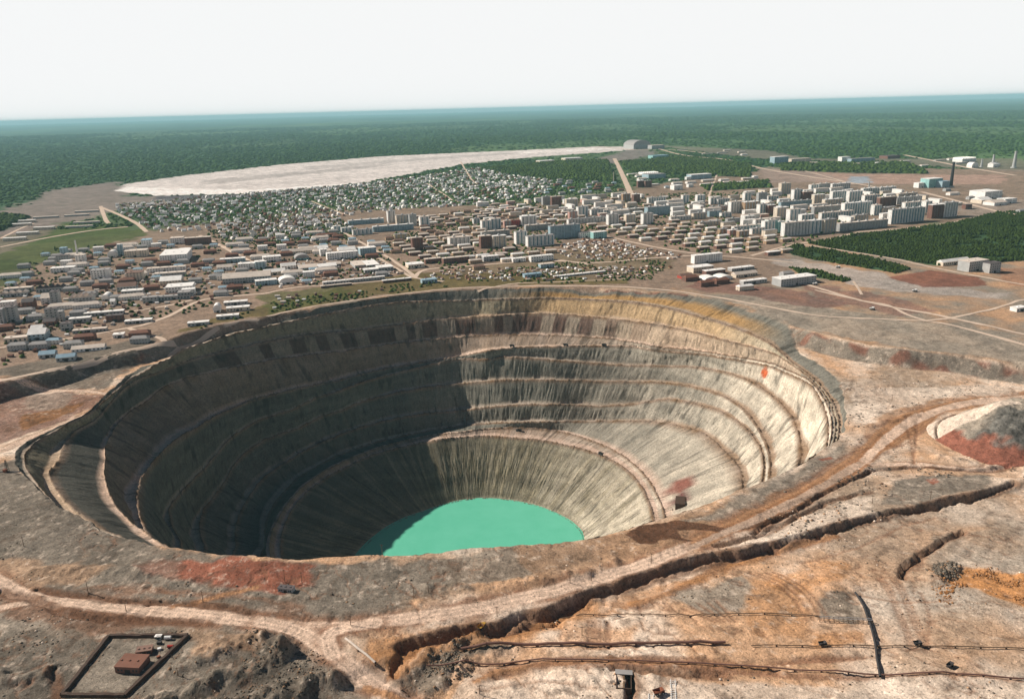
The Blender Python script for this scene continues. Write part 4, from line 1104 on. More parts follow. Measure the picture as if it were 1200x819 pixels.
# ---- sheds, halls and yards traced in the works quarter on the left (x4 readings again)
SHEDS = [   # ox, oy, [x0, foot, x1, height px4, depth m, wall, roof, form, what]
 (0, 260, [
  (752, 196, 880, 34, 90, 'white_wall', 'light_roof', 'flat', 'big white factory hall with a flat pale roof in the works quarter'),
  (585, 168, 690, 26, 30, 'cream_wall', 'pale_roof', 'flat', 'cream works building behind the big white factory hall'),
  (665, 120, 710, 30, 30, 'white_wall', 'blue_roof', 'flat', 'white cube building at the top of the works quarter'),
  (800, 106, 862, 26, 26, 'white_wall', 'pale_roof', 'flat', 'white office block near the road behind the factory hall'),
  (868, 110, 990, 30, 18, 'brown_wall', 'pale_roof', 'flat', 'reddish brown works block beside the road out of town'),
  (428, 270, 515, 36, 24, 'white_wall', 'grey_roof', 'flat', 'white four storey building with dark windows in the works quarter'),
  (595, 278, 672, 34, 22, 'cream_wall', 'brown_roof', 'flat', 'cream building with a brown flat roof in the works quarter'),
  (690, 240, 870, 18, 16, 'white_wall', 'pale_roof', 'flat', 'long pale workshop below the big white factory hall'),
  (725, 264, 870, 18, 18, 'grey_wall', 'pale_roof', 'flat', 'grey workshop in front of the long pale one'),
  (750, 300, 850, 28, 40, 'cream_wall', 'light_roof', 'gable', 'cream shed with a broad light roof beside the orchard'),
  (778, 336, 905, 26, 36, 'white_wall', 'light_roof', 'flat', 'white depot with a step in its pale roof'),
  (1018, 232, 1088, 24, 18, 'white_wall', 'pale_roof', 'gable', 'white shed to the left of the striped shed'),
  (1032, 196, 1150, 18, 18, 'blue_wall', 'light_roof', 'flat', 'bluish shed row near the road junction'),
  (1118, 226, 1250, 26, 20, 'white_wall', 'light_roof', 'flat', 'white workshop on the right of the works quarter'),
  (1045, 294, 1270, 36, 40, 'grey_wall', 'pale_roof', 'gable', 'long grey hall with a pale pitched roof'),
  (1018, 276, 1210, 28, 16, 'white_wall', 'grey_roof', 'gable', 'narrow hall behind the long grey one'),
  (238, 240, 350, 18, 22, 'white_wall', 'light_roof', 'flat', 'white low works building left of the square'),
  (170, 334, 306, 28, 16, 'grey_wall', 'dark_roof', 'saw', 'grey workshop with a saw tooth roof'),
  (0, 356, 130, 24, 16, 'grey_wall', 'pale_roof', 'saw', 'grey workshop with a saw tooth roof at the left edge of the picture'),
  (20, 334, 150, 16, 14, 'grey_wall', 'pale_roof', 'flat', 'long low shed behind the saw tooth workshop on the left'),
  (195, 390, 240, 40, 26, 'white_wall', 'pale_roof', 'gable', 'white gabled plant building beside dark silos'),
  (240, 388, 280, 52, 16, 'grey_wall', 'dark_roof', 'flat', 'dark tower house joined to the gabled plant'),
  (325, 384, 435, 36, 26, 'grey_wall', 'pale_roof', 'saw', 'grey plant with a row of gables'),
  (476, 372, 515, 28, 30, 'white_wall', 'light_roof', 'arch', 'white round roofed shed beside the inner yard'),
  (518, 392, 540, 26, 14, 'white_wall', 'light_roof', 'gable', 'tall narrow white shed by the round roofed one'),
  (550, 334, 640, 36, 24, 'grey_wall', 'brown_roof', 'gable', 'dark works shed with a brown roof'),
  (570, 346, 670, 18, 18, 'grey_wall', 'light_roof', 'flat', 'shed with a bright roof below the dark works shed'),
  (670, 384, 740, 26, 14, 'grey_wall', 'grey_roof', 'flat', 'grey two storey office by the curved road'),
  (742, 372, 905, 18, 14, 'grey_wall', 'grey_roof', 'flat', 'long grey shed along the curved road'),
  (835, 362, 895, 28, 18, 'grey_wall', 'grey_roof', 'flat', 'dark workshop at the bend of the curved road'),
  (1000, 426, 1035, 36, 22, 'white_wall', 'light_roof', 'arch', 'white arched hangar between the two roads'),
  (1050, 394, 1160, 14, 14, 'grey_wall', 'light_roof', 'flat', 'long shed behind the white arched hangar'),
  (1062, 424, 1170, 18, 14, 'cream_wall', 'light_roof', 'flat', 'long pale shed right of the white arched hangar'),
  (1015, 460, 1120, 16, 12, 'grey_wall', 'light_roof', 'flat', 'low pale shed nearest the rim of the pit'),
  (880, 492, 980, 16, 12, 'grey_wall', 'light_roof', 'flat', 'low shed just left of the pale one at the rim'),
  (585, 482, 712, 14, 12, 'grey_wall', 'light_roof', 'flat', 'long shed with a bright roof beside the fork of the roads'),
  (395, 448, 580, 16, 12, 'grey_wall', 'light_roof', 'flat', 'longest low shed below the works quarter'),
  (325, 478, 425, 20, 12, 'grey_wall', 'light_roof', 'flat', 'low shed under the longest one'),
  (500, 470, 578, 26, 12, 'brown_wall', 'dark_roof', 'flat', 'dark brown store beside the longest low shed'),
  (205, 492, 262, 28, 16, 'brown_wall', 'dark_roof', 'gable', 'dark gabled plant among the silos on the left'),
  (215, 460, 275, 44, 16, 'grey_wall', 'dark_roof', 'flat', 'dark concrete silo house on the left'),
  (278, 470, 300, 44, 12, 'grey_wall', 'grey_roof', 'flat', 'narrow grey silo tower on the left'),
  (285, 512, 335, 30, 14, 'grey_wall', 'dark_roof', 'flat', 'dark crusher house right of the silos'),
  (132, 558, 215, 36, 26, 'blue_wall', 'light_roof', 'gable', 'blue grey warehouse with a pale roof on the left'),
  (145, 520, 200, 24, 16, 'white_wall', 'light_roof', 'gable', 'white shed behind the blue grey warehouse'),
  (20, 570, 130, 20, 14, 'cream_wall', 'pale_roof', 'flat', 'long cream shed at the left edge near the blue grey warehouse'),
  (36, 470, 80, 60, 16, 'grey_wall', 'dark_roof', 'flat', 'tall dark concrete plant near the left edge'),
  (105, 410, 160, 40, 20, 'brown_wall', 'dark_roof', 'gable', 'dark brown plant near the left edge'),
  (0, 480, 22, 60, 14, 'grey_wall', 'grey_roof', 'flat', 'grey plant cut by the left edge of the picture'),
  (182, 642, 258, 24, 16, 'grey_wall', 'blue_roof', 'gable', 'blue roofed barn in the lower yard'),
  (265, 658, 352, 26, 14, 'grey_wall', 'blue_roof', 'gable', 'second blue roofed barn, to the right in the lower yard'),
  (335, 612, 490, 20, 16, 'white_wall', 'pale_roof', 'gable', 'long white barn in the lower yard'),
  (530, 546, 582, 16, 12, 'white_wall', 'light_roof', 'flat', 'small white shed below the fork of the roads'),
  (632, 560, 670, 14, 10, 'cream_wall', 'light_roof', 'flat', 'small cream shed nearest the rim road'),
  (340, 526, 500, 14, 10, 'grey_wall', 'pale_roof', 'flat', 'low grey shed on the bank above the lower yard'),
  (265, 190, 325, 26, 16, 'grey_wall', 'dark_roof', 'flat', 'dark works block under the white chimney'),
  (355, 192, 400, 30, 18, 'white_wall', 'pale_roof', 'flat', 'boiler house at the foot of the white chimney'),
  (555, 160, 578, 48, 12, 'blue_wall', 'light_roof', 'flat', 'pale blue tower house in the works quarter'),
  (505, 170, 545, 30, 26, 'white_wall', 'light_roof', 'arch', 'white round topped store beside the pale blue tower house'),
  (285, 165, 315, 36, 18, 'blue_wall', 'blue_roof', 'flat', 'pale blue works house at the top left of the works quarter')]),
 (300, 220, [
  (35, 352, 120, 24, 22, 'white_wall', 'light_roof', 'flat', 'white works hall with a light roof left of the market'),
  (0, 384, 45, 34, 20, 'blue_wall', 'light_roof', 'flat', 'pale blue hall left of the white works hall'),
  (120, 386, 190, 24, 20, 'white_wall', 'light_roof', 'gable', 'white two bay shed in front of the white works hall'),
  (165, 316, 290, 22, 20, 'cream_wall', 'pale_roof', 'gable', 'long cream hall behind the grey domed shed'),
  (185, 342, 250, 26, 30, 'teal_wall', 'grey_roof', 'arch', 'grey domed shed among the works halls'),
  (303, 322, 335, 30, 16, 'white_wall', 'light_roof', 'flat', 'white block left of the long windowed building'),
  (335, 340, 480, 30, 18, 'white_wall', 'light_roof', 'flat', 'long white windowed building with a bright flat roof'),
  (490, 318, 565, 32, 26, 'blue_wall', 'light_roof', 'flat', 'pale blue hall at the right end of the works quarter'),
  (390, 312, 470, 24, 30, 'cream_wall', 'light_roof', 'gable', 'cream hall behind the long white windowed building'),
  (280, 300, 340, 20, 30, 'blue_wall', 'light_roof', 'gable', 'pale blue shed behind the cream hall'),
  (205, 390, 290, 18, 40, 'grey_wall', 'pale_roof', 'gable', 'pale roofed garage row left of the market'),
  (295, 384, 380, 18, 34, 'grey_wall', 'light_roof', 'gable', 'light roofed garage row in the market'),
  (340, 372, 400, 16, 26, 'grey_wall', 'pale_roof', 'gable', 'pale garage row behind the light roofed one'),
  (465, 380, 520, 14, 60, 'grey_wall', 'pale_roof', 'flat', 'first long garage row under the pale blue hall'),
  (520, 378, 580, 14, 60, 'grey_wall', 'light_roof', 'flat', 'second long garage row under the pale blue hall'),
  (575, 394, 645, 18, 30, 'grey_wall', 'light_roof', 'flat', 'third long garage row under the pale blue hall'),
  (715, 380, 790, 18, 28, 'cream_wall', 'light_roof', 'flat', 'cream shed at the road fork behind the rim'),
  (510, 402, 575, 16, 20, 'grey_wall', 'light_roof', 'flat', 'garage block at the end of the garage rows'),
  (110, 456, 190, 32, 30, 'white_wall', 'light_roof', 'arch', 'white barrel roofed hangar near the rim'),
  (0, 462, 100, 22, 18, 'blue_wall', 'light_roof', 'flat', 'pale shed left of the barrel roofed hangar'),
  (40, 414, 140, 22, 24, 'cream_wall', 'light_roof', 'gable', 'cream barn behind the barrel roofed hangar'),
  (315, 458, 605, 14, 8, 'grey_wall', 'light_roof', 'flat', 'very long thin shed along the rim of the pit'),
  (305, 472, 450, 10, 6, 'brown_wall', 'pale_roof', 'flat', 'thin brown shed below the very long one'),
  (595, 448, 730, 12, 8, 'brown_wall', 'light_roof', 'flat', 'thin brown store right of the very long shed'),
  (780, 452, 850, 18, 14, 'blue_wall', 'blue_roof', 'flat', 'blue shed on the rim road'),
  (795, 358, 870, 22, 14, 'brown_wall', 'pale_roof', 'flat', 'dark shopfront block beside the town road'),
  (880, 358, 1000, 26, 14, 'brown_wall', 'pale_roof', 'flat', 'dark three storey block beside the town road'),
  (1068, 348, 1140, 24, 14, 'grey_wall', 'light_roof', 'flat', 'grey block with a light roof beside the town road')]),
 (600, 220, [
  (5, 352, 65, 18, 14, 'white_wall', 'light_roof', 'flat', 'white block left of the garden plots'),
  (90, 350, 195, 26, 14, 'white_wall', 'light_roof', 'flat', 'white block with a light roof below the nine storey flats'),
  (135, 380, 200, 20, 14, 'blue_wall', 'pale_roof', 'flat', 'bluish block nearest the rim below the flats'),
  (320, 236, 380, 24, 14, 'white_wall', 'grey_roof', 'flat', 'low white block beside the big blue grey flats'),
  (382, 240, 445, 30, 18, 'teal_wall', 'light_roof', 'flat', 'pale teal block at the head of the garden plots'),
  (855, 358, 985, 38, 14, 'white_wall', 'light_roof', 'flat', 'white school like block by the road on the right'),
  (850, 402, 945, 26, 24, 'cream_wall', 'light_roof', 'flat', 'cream depot right of the garden plots'),
  (905, 440, 970, 20, 26, 'white_wall', 'light_roof', 'arch', 'left one of two white arched hangars near the rim'),
  (975, 434, 1035, 20, 26, 'white_wall', 'light_roof', 'arch', 'right one of two white arched hangars near the rim'),
  (795, 428, 850, 18, 16, 'red_wall', 'brown_roof', 'gable', 'red brown shed near the rim on the right'),
  (1030, 394, 1135, 14, 14, 'grey_wall', 'light_roof', 'flat', 'long pale shed behind the two arched hangars'),
  (1050, 424, 1150, 22, 16, 'cream_wall', 'pale_roof', 'gable', 'cream barn right of the two arched hangars'),
  (1085, 456, 1195, 16, 12, 'grey_wall', 'light_roof', 'flat', 'long low shed nearest the rim on the right'),
  (910, 412, 1000, 20, 14, 'brown_wall', 'light_roof', 'flat', 'brown store behind the arched hangars'),
  (60, 424, 140, 16, 12, 'blue_wall', 'blue_roof', 'flat', 'blue shed just above the pit rim'),
  (200, 424, 440, 8, 8, 'grey_wall', 'light_roof', 'flat', 'very long low wall like shed just above the pit rim'),
  (0, 184, 40, 30, 16, 'red_wall', 'brown_roof', 'flat', 'bright red building left of the white tower')]),
 (900, 260, [
  (60, 306, 225, 34, 26, 'grey_wall', 'light_roof', 'flat', 'long workshop with open bays on the rim road at the right'),
  (820, 208, 945, 22, 16, 'cream_wall', 'light_roof', 'gable', 'long white barn at the edge of the taiga block'),
  (940, 236, 1030, 42, 26, 'grey_wall', 'pale_roof', 'flat', 'unfinished grey building beside the red earth yard'),
  (1036, 242, 1088, 40, 16, 'grey_wall', 'dark_roof', 'flat', 'dark unfinished tower beside the red earth yard'),
  (1165, 424, 1215, 16, 12, 'white_wall', 'light_roof', 'flat', 'small white cabin at the right edge of the picture'),
  (0, 160, 60, 16, 12, 'brown_wall', 'light_roof', 'flat', 'brown shed left of the taiga block')]),
 (900, 100, [
  (752, 482, 815, 36, 40, 'teal_wall', 'light_roof', 'flat', 'pale turquoise boiler house at the foot of the dark chimney'),
  (815, 482, 850, 26, 30, 'blue_wall', 'blue_roof', 'flat', 'bluish annex between boiler house and dark chimney'),
  (705, 482, 745, 20, 24, 'white_wall', 'light_roof', 'flat', 'small white annex left of the turquoise boiler house'),
  (1015, 534, 1095, 28, 60, 'white_wall', 'light_roof', 'flat', 'white round edged depot on the far right'),
  (925, 582, 955, 18, 14, 'brown_wall', 'dark_roof', 'flat', 'dark box building at the road on the right'),
  (30, 368, 95, 28, 40, 'blue_wall', 'light_roof', 'flat', 'pale blue works beyond the town on the far plain'),
  (110, 362, 200, 14, 30, 'cream_wall', 'pale_roof', 'flat', 'long low works right of the pale blue one'),
  (345, 364, 385, 24, 30, 'white_wall', 'light_roof', 'flat', 'white works block on the far plain'),
  (390, 366, 500, 18, 30, 'blue_wall', 'grey_roof', 'flat', 'grey blue hall right of the white works block'),
  (560, 346, 620, 12, 60, 'brown_wall', 'dark_roof', 'flat', 'dark long hall on the far plain'),
  (910, 362, 975, 18, 60, 'white_wall', 'light_roof', 'saw', 'white hall with a row of gables at the far right'),
  (955, 388, 985, 22, 30, 'white_wall', 'light_roof', 'arch', 'white arched store at the far right'),
  (1055, 386, 1080, 18, 30, 'white_wall', 'light_roof', 'gable', 'white gabled store at the far right'),
  (1000, 556, 1050, 20, 40, 'cream_wall', 'light_roof', 'gable', 'cream barn among the far right depots'),
  (1060, 566, 1120, 18, 40, 'white_wall', 'pale_roof', 'gable', 'white barn among the far right depots'),
  (1110, 556, 1165, 18, 30, 'white_wall', 'light_roof', 'flat', 'low white store at the far right edge')]),
 (600, 100, [
  (570, 300, 650, 38, 160, 'grey_wall', 'grey_roof', 'dome', 'big dark domed ore plant at the end of the straight road'),
  (655, 300, 715, 16, 60, 'grey_wall', 'pale_roof', 'flat', 'low works right of the domed ore plant'),
  (660, 346, 735, 14, 60, 'teal_wall', 'blue_roof', 'flat', 'turquoise hall among the taiga blocks'),
  (760, 492, 800, 20, 30, 'white_wall', 'light_roof', 'flat', 'white building on the edge of the far taiga block'),
  (615, 424, 690, 14, 50, 'white_wall', 'light_roof', 'saw', 'white hall with a row of gables beyond the town'),
  (840, 442, 935, 20, 40, 'blue_wall', 'light_roof', 'flat', 'pale blue hall beyond the town'),
  (640, 440, 720, 20, 60, 'blue_wall', 'grey_roof', 'flat', 'grey blue hall below the one with gables'),
  (130, 366, 200, 10, 60, 'cream_wall', 'light_roof', 'flat', 'long pale works by the far lake shore'),
  (250, 356, 330, 12, 60, 'cream_wall', 'light_roof', 'flat', 'pale works right of the long one by the far lake')]),
]
def shed(x0, y0, x1, hpx, depth, wall, roof, form, label, hd):
    p, w = frontage(x0, y0, x1, hd)
    dist = math.hypot(p[0], p[1]); h = max(2.5, hpx * dist / F)
    nm = {'arch': 'hangar', 'dome': 'ore_plant', 'saw': 'workshop'}.get(form, 'warehouse' if w > 30 else 'works_building')
    root = empty(nm, (p[0], p[1], p[2] - .5), hd); tag(root, label, 'building')
    OCC.append((p[0] + w / 2 * math.cos(hd) - depth / 2 * math.sin(hd), p[1] + w / 2 * math.sin(hd) + depth / 2 * math.cos(hd), (w + depth) * .3))
    b = MB(); r = MB()
    if form == 'flat':
        b.box(0, w, 0, depth, 0, h); r.box(-.4, w + .4, -.4, depth + .4, h, h + .9)
        for i in range(max(1, int(w / 18))): r.box((i + .5) * 18 - 1.2, (i + .5) * 18 + 1.2, depth * .4, depth * .4 + 2.4, h + .9, h + 2.0)
    elif form == 'gable':
        b.box(0, w, 0, depth, 0, h * .72); r.gable(0, w, 0, depth, h * .72 + .01, h * .72 + min(depth * .28, h * .5), .6)
    elif form == 'saw':
        b.box(0, w, 0, depth, 0, h * .65); n = max(2, int(w / 10))
        for i in range(n):
            a, c = i * w / n, (i + 1) * w / n; mm = (a + c) / 2
            z0, z1 = h * .65 + .01, h
            r.quad((a, 0, z0), (mm, 0, z1), (mm, depth, z1), (a, depth, z0)); r.quad((mm, 0, z1), (c, 0, z0), (c, depth, z0), (mm, depth, z1))
            r.poly([(a, 0, z0), (c, 0, z0), (mm, 0, z1)]); r.poly([(c, depth, z0), (a, depth, z0), (mm, depth, z1)])
    elif form == 'arch':
        b.box(.6, w - .6, .4, depth - .4, 0, h * .35); hh = h * .65
        # the vault runs away from the viewer
        prev = None
        for i in range(11):
            t = math.pi * i / 10; x = w / 2 - math.cos(t) * (w / 2 + .3); z = h * .34 + math.sin(t) * hh
            if prev: r.quad((prev[0], 0, prev[1]), (x, 0, z), (x, depth, z), (prev[0], depth, prev[1]))
            prev = (x, z)
        r.poly([(w / 2 - math.cos(math.pi * i / 10) * (w / 2 + .3), 0, h * .34 + math.sin(math.pi * i / 10) * hh) for i in range(10, -1, -1)])
        r.poly([(w / 2 - math.cos(math.pi * i / 10) * (w / 2 + .3), depth, h * .34 + math.sin(math.pi * i / 10) * hh) for i in range(11)])
    elif form == 'dome':
        b.box(0, w, 0, depth, 0, h * .45)
        prev = None
        for i in range(13):
            t = math.pi * i / 12; x = w / 2 - math.cos(t) * (w / 2); z = h * .45 + math.sin(t) * h * .55
            if prev: r.quad((prev[0], 0, prev[1]), (x, 0, z), (x, depth, z), (prev[0], depth, prev[1]))
            prev = (x, z)
        r.poly([(w / 2 - math.cos(math.pi * i / 12) * w / 2, 0, h * .45 + math.sin(math.pi * i / 12) * h * .55) for i in range(12, -1, -1)])
    b.build('wall', M(wall), root); r.build('roof', M(roof), root)
    wh = h * (.72 if form == 'gable' else .6 if form == 'saw' else .33 if form == 'arch' else .42 if form == 'dome' else 1)
    q = MB(); nf = max(1, int(wh / 4.2)); nw = max(1, int(w / 5.5))
    for k in range(nf):
        for i in range(nw):
            if form == 'flat' and i % 6 == 5: continue
            cx = (i + .5) * w / nw; z = k * wh / nf + wh / nf * .35
            q.box(cx - 1.2, cx + 1.2, -.07 if form != 'arch' else .33, -.003 if form != 'arch' else .39, z, z + wh / nf * .4)
    o = q.build('window', M('window_glass'), root); o['kind'] = 'stuff'
    g = MB(); g.box(w * .42, w * .42 + min(5, w * .3), -.16, -.08, 0, min(4.5, wh * .8)); g.build('gate', M('dark_metal'), root)
    return root
for ox, oy, lst in SHEDS:
    for a in lst:
        shed(ox + a[0] / 4, oy + a[1] / 4, ox + a[2] / 4, a[3] / 4, a[4], a[5], a[6], a[7], a[8], HEAD if ox > 250 else radians(14))

# ---- chimneys and masts
def chimney(px, py, hpx, r, mat, label, band=None, name='chimney'):
    x, y, z = ground_at(px, py); h = hpx * math.hypot(x, y) / F
    root = empty(name, (x, y, z - .5)); tag(root, label, 'chimney')
    b = MB(); b.cyl((0, 0, 0), (0, 0, h), r, r * .55, 14); b.build('shaft', M(mat), root)
    c = MB(); c.cyl((0, 0, h * .93), (0, 0, h), r * .72, r * .68, 14); c.build('rim_band', M(band or mat), root)
    f = MB(); f.cyl((0, 0, 0), (0, 0, h * .06), r * 1.6, r * 1.5, 12); f.build('foot', M('grey_wall'), root)
chimney(1114, 219.5, 25, 7, 'dark_metal', 'tall dark chimney standing beside the turquoise boiler house')
chimney(91.5, 302, 18, 2.6, 'white_wall', 'slender white chimney in the works quarter on the left')
chimney(1188, 197, 16, 9, 'grey_wall', 'tall grey chimney on the far plain at the right edge')
chimney(1163, 196, 12, 7, 'grey_wall', 'shorter grey chimney left of the tall one on the far plain')
chimney(1150, 196, 8, 6, 'grey_wall', 'shortest grey chimney of three on the far plain')
chimney(1018, 222, 8, 3, 'grey_wall', 'thin grey chimney behind the white flats')
chimney(719, 214, 12, 1.6, 'pale_roof', 'thin mast standing before the taiga left of the straight road', name='mast')

# ---- rows of low blocks
def rows(zone_px, kinds, sx, sy, jit, hd, group, where, cat, name, skip=0.05, margin=10, clear=14, maxn=10**9):
    pts = lattice(zone_px, sx, sy, jit, hd, skip, margin, clear)
    random.shuffle(pts); pts = pts[:maxn]; made = {}
    for x, y in pts:
        k = random.choice(kinds); K = KINDS[k]
        what = {'b': 'two storey block', 's': 'five storey block', 'i': 'workshop', 'g': 'hut'}[k[0]]
        size = {'s1': 'long ', 's3': 'short ', 'i1': 'long ', 'i5': 'very long ', 'i6': 'square ', 'i4': 'small ', 'b2': 'shorter '}.get(k, '')
        ob = place(k, x, y, hd + random.gauss(0, .03) + (math.pi / 2 if k[0] == 's' and random.random() < .3 else 0), name, '%s%s %s with %s roof %s' % (size, WCOL[K[3]], what, RCOL[K[4]], where), cat, group + ', ' + size + WCOL[K[3]])
        OCC.append((x, y, K[0] * .42)); made.setdefault(ob['label'], []).append((to_px((x, y, PLAT))[0], ob))
    for lb, L_ in made.items():
        L_.sort(key=lambda t: t[0])
        if 1 < len(L_) <= 40:
            for i, (_, ob) in enumerate(L_): ob['label'] = short(lb, ', %s from the left' % ordw(i + 1))
    return len(pts)
n1 = rows([(688, 262), (720, 252), (790, 256), (850, 262), (900, 272), (945, 288), (935, 302), (840, 297), (760, 284), (690, 271)], ['b0', 'b1', 'b0', 'b3'], 48, 60, 2, HEAD, 'two storey blocks in rows above the garden plots', 'in the regular rows above the garden plots', 'apartment house', 'low_block', .04, 8, 8)
n2 = rows([(440, 268), (470, 258), (560, 246), (690, 245), (690, 262), (600, 272), (598, 300), (560, 308), (500, 310), (460, 296)], ['b0', 'b1', 'b3', 'b2'], 44, 54, 6, HEAD, 'two storey blocks in the left half of the town', 'in the left half of the town', 'apartment house', 'low_block', .12, 8, 10)
n3 = rows([(560, 242), (700, 230), (800, 232), (800, 256), (700, 258), (600, 262)], ['s0', 's1', 'b3', 's2', 's3', 'b0'], 60, 78, 10, HEAD, 'flats in the middle of the town', 'in the middle of the town', 'apartment house', 'mid_block', .08, 5, 12)
n4 = rows([(790, 246), (880, 226), (1050, 224), (1125, 244), (1015, 262), (905, 284), (850, 266), (795, 258)], ['s0', 's1', 's0', 's2', 's3'], 66, 88, 10, HEAD, 'flats in the right half of the town', 'in the right half of the town', 'apartment house', 'mid_block', .06, 5, 12)
n5 = rows([(590, 298), (650, 292), (655, 306), (600, 312), (560, 316)], ['b0', 'b3', 'b2'], 44, 52, 5, HEAD, 'two storey blocks left of the garden plots', 'left of the garden plots', 'apartment house', 'low_block', .1, 5, 9)
n6 = rows([(0, 330), (60, 296), (170, 286), (300, 282), (400, 268), (470, 300), (480, 322), (400, 334), (300, 342), (200, 362), (60, 392), (0, 430)], ['i0', 'i2', 'i3', 'i4', 'i6', 'i2', 'i3', 'i4'], 46, 58, 14, radians(16), 'small works buildings in the works quarter', 'in the works quarter', 'building', 'works_building', .18, 5, 11)
n7 = rows([(0, 400), (150, 390), (190, 398), (100, 415), (0, 440)], ['i2', 'i3', 'i4'], 44, 40, 8, radians(10), 'sheds in the yard above the bank', 'in the yard above the bank on the left', 'building', 'works_building', .3, 3, 8)
n8 = rows([(800, 318), (930, 322), (935, 340), (860, 343), (790, 334)], ['i2', 'i3', 'i0', 'b3'], 46, 54, 8, HEAD, 'sheds near the rim on the right', 'near the pit rim on the right', 'building', 'works_building', .35, 3, 10)
n9 = rows([(1050, 225), (1180, 220), (1200, 250), (1130, 246), (1060, 232)], ['i0', 'i1', 'i3', 'i4'], 80, 110, 20, HEAD, 'depots in the far right quarter', 'among the far right depots', 'building', 'works_building', .3, 8, 14)
n10 = rows([(740, 204), (890, 209), (900, 217), (800, 222), (745, 219)], ['i0', 'i1', 'i6', 'i4'], 90, 130, 20, HEAD, 'works beyond the town', 'between the far woods', 'building', 'works_building', .2, 8, 14)
n11 = rows([(650, 212), (725, 215), (735, 230), (640, 228)], ['i3', 'i2', 'i4', 'b2'], 60, 90, 16, HEAD, 'sheds below the far taiga block', 'below the far taiga block', 'building', 'works_building', .2, 8, 12)
n12 = rows([(905, 186), (1060, 184), (1200, 190), (1200, 200), (1090, 196), (905, 192)], ['i0', 'i1', 'i6', 'i5'], 110, 230, 40, HEAD, 'works on the far plain', 'on the far plain', 'building', 'works_building', .35, 8, 20)
n13 = rows([(0, 262), (60, 252), (115, 245), (125, 262), (60, 275), (0, 288)], ['i5', 'i1', 'i5'], 100, 110, 16, radians(12), 'long sheds by the green field', 'beyond the green field', 'building', 'works_building', .3, 4, 12)
n14 = rows([(790, 175), (900, 178), (905, 184), (800, 181)], ['i0', 'i1', 'i5'], 120, 260, 40, HEAD, 'works near the ore plant', 'on the plain right of the ore plant', 'building', 'works_building', .4, 8, 20)
print('rows', n1, n2, n3, n4, n5, n6, n7, n8, n9, n10, n11, n12, n13, n14)

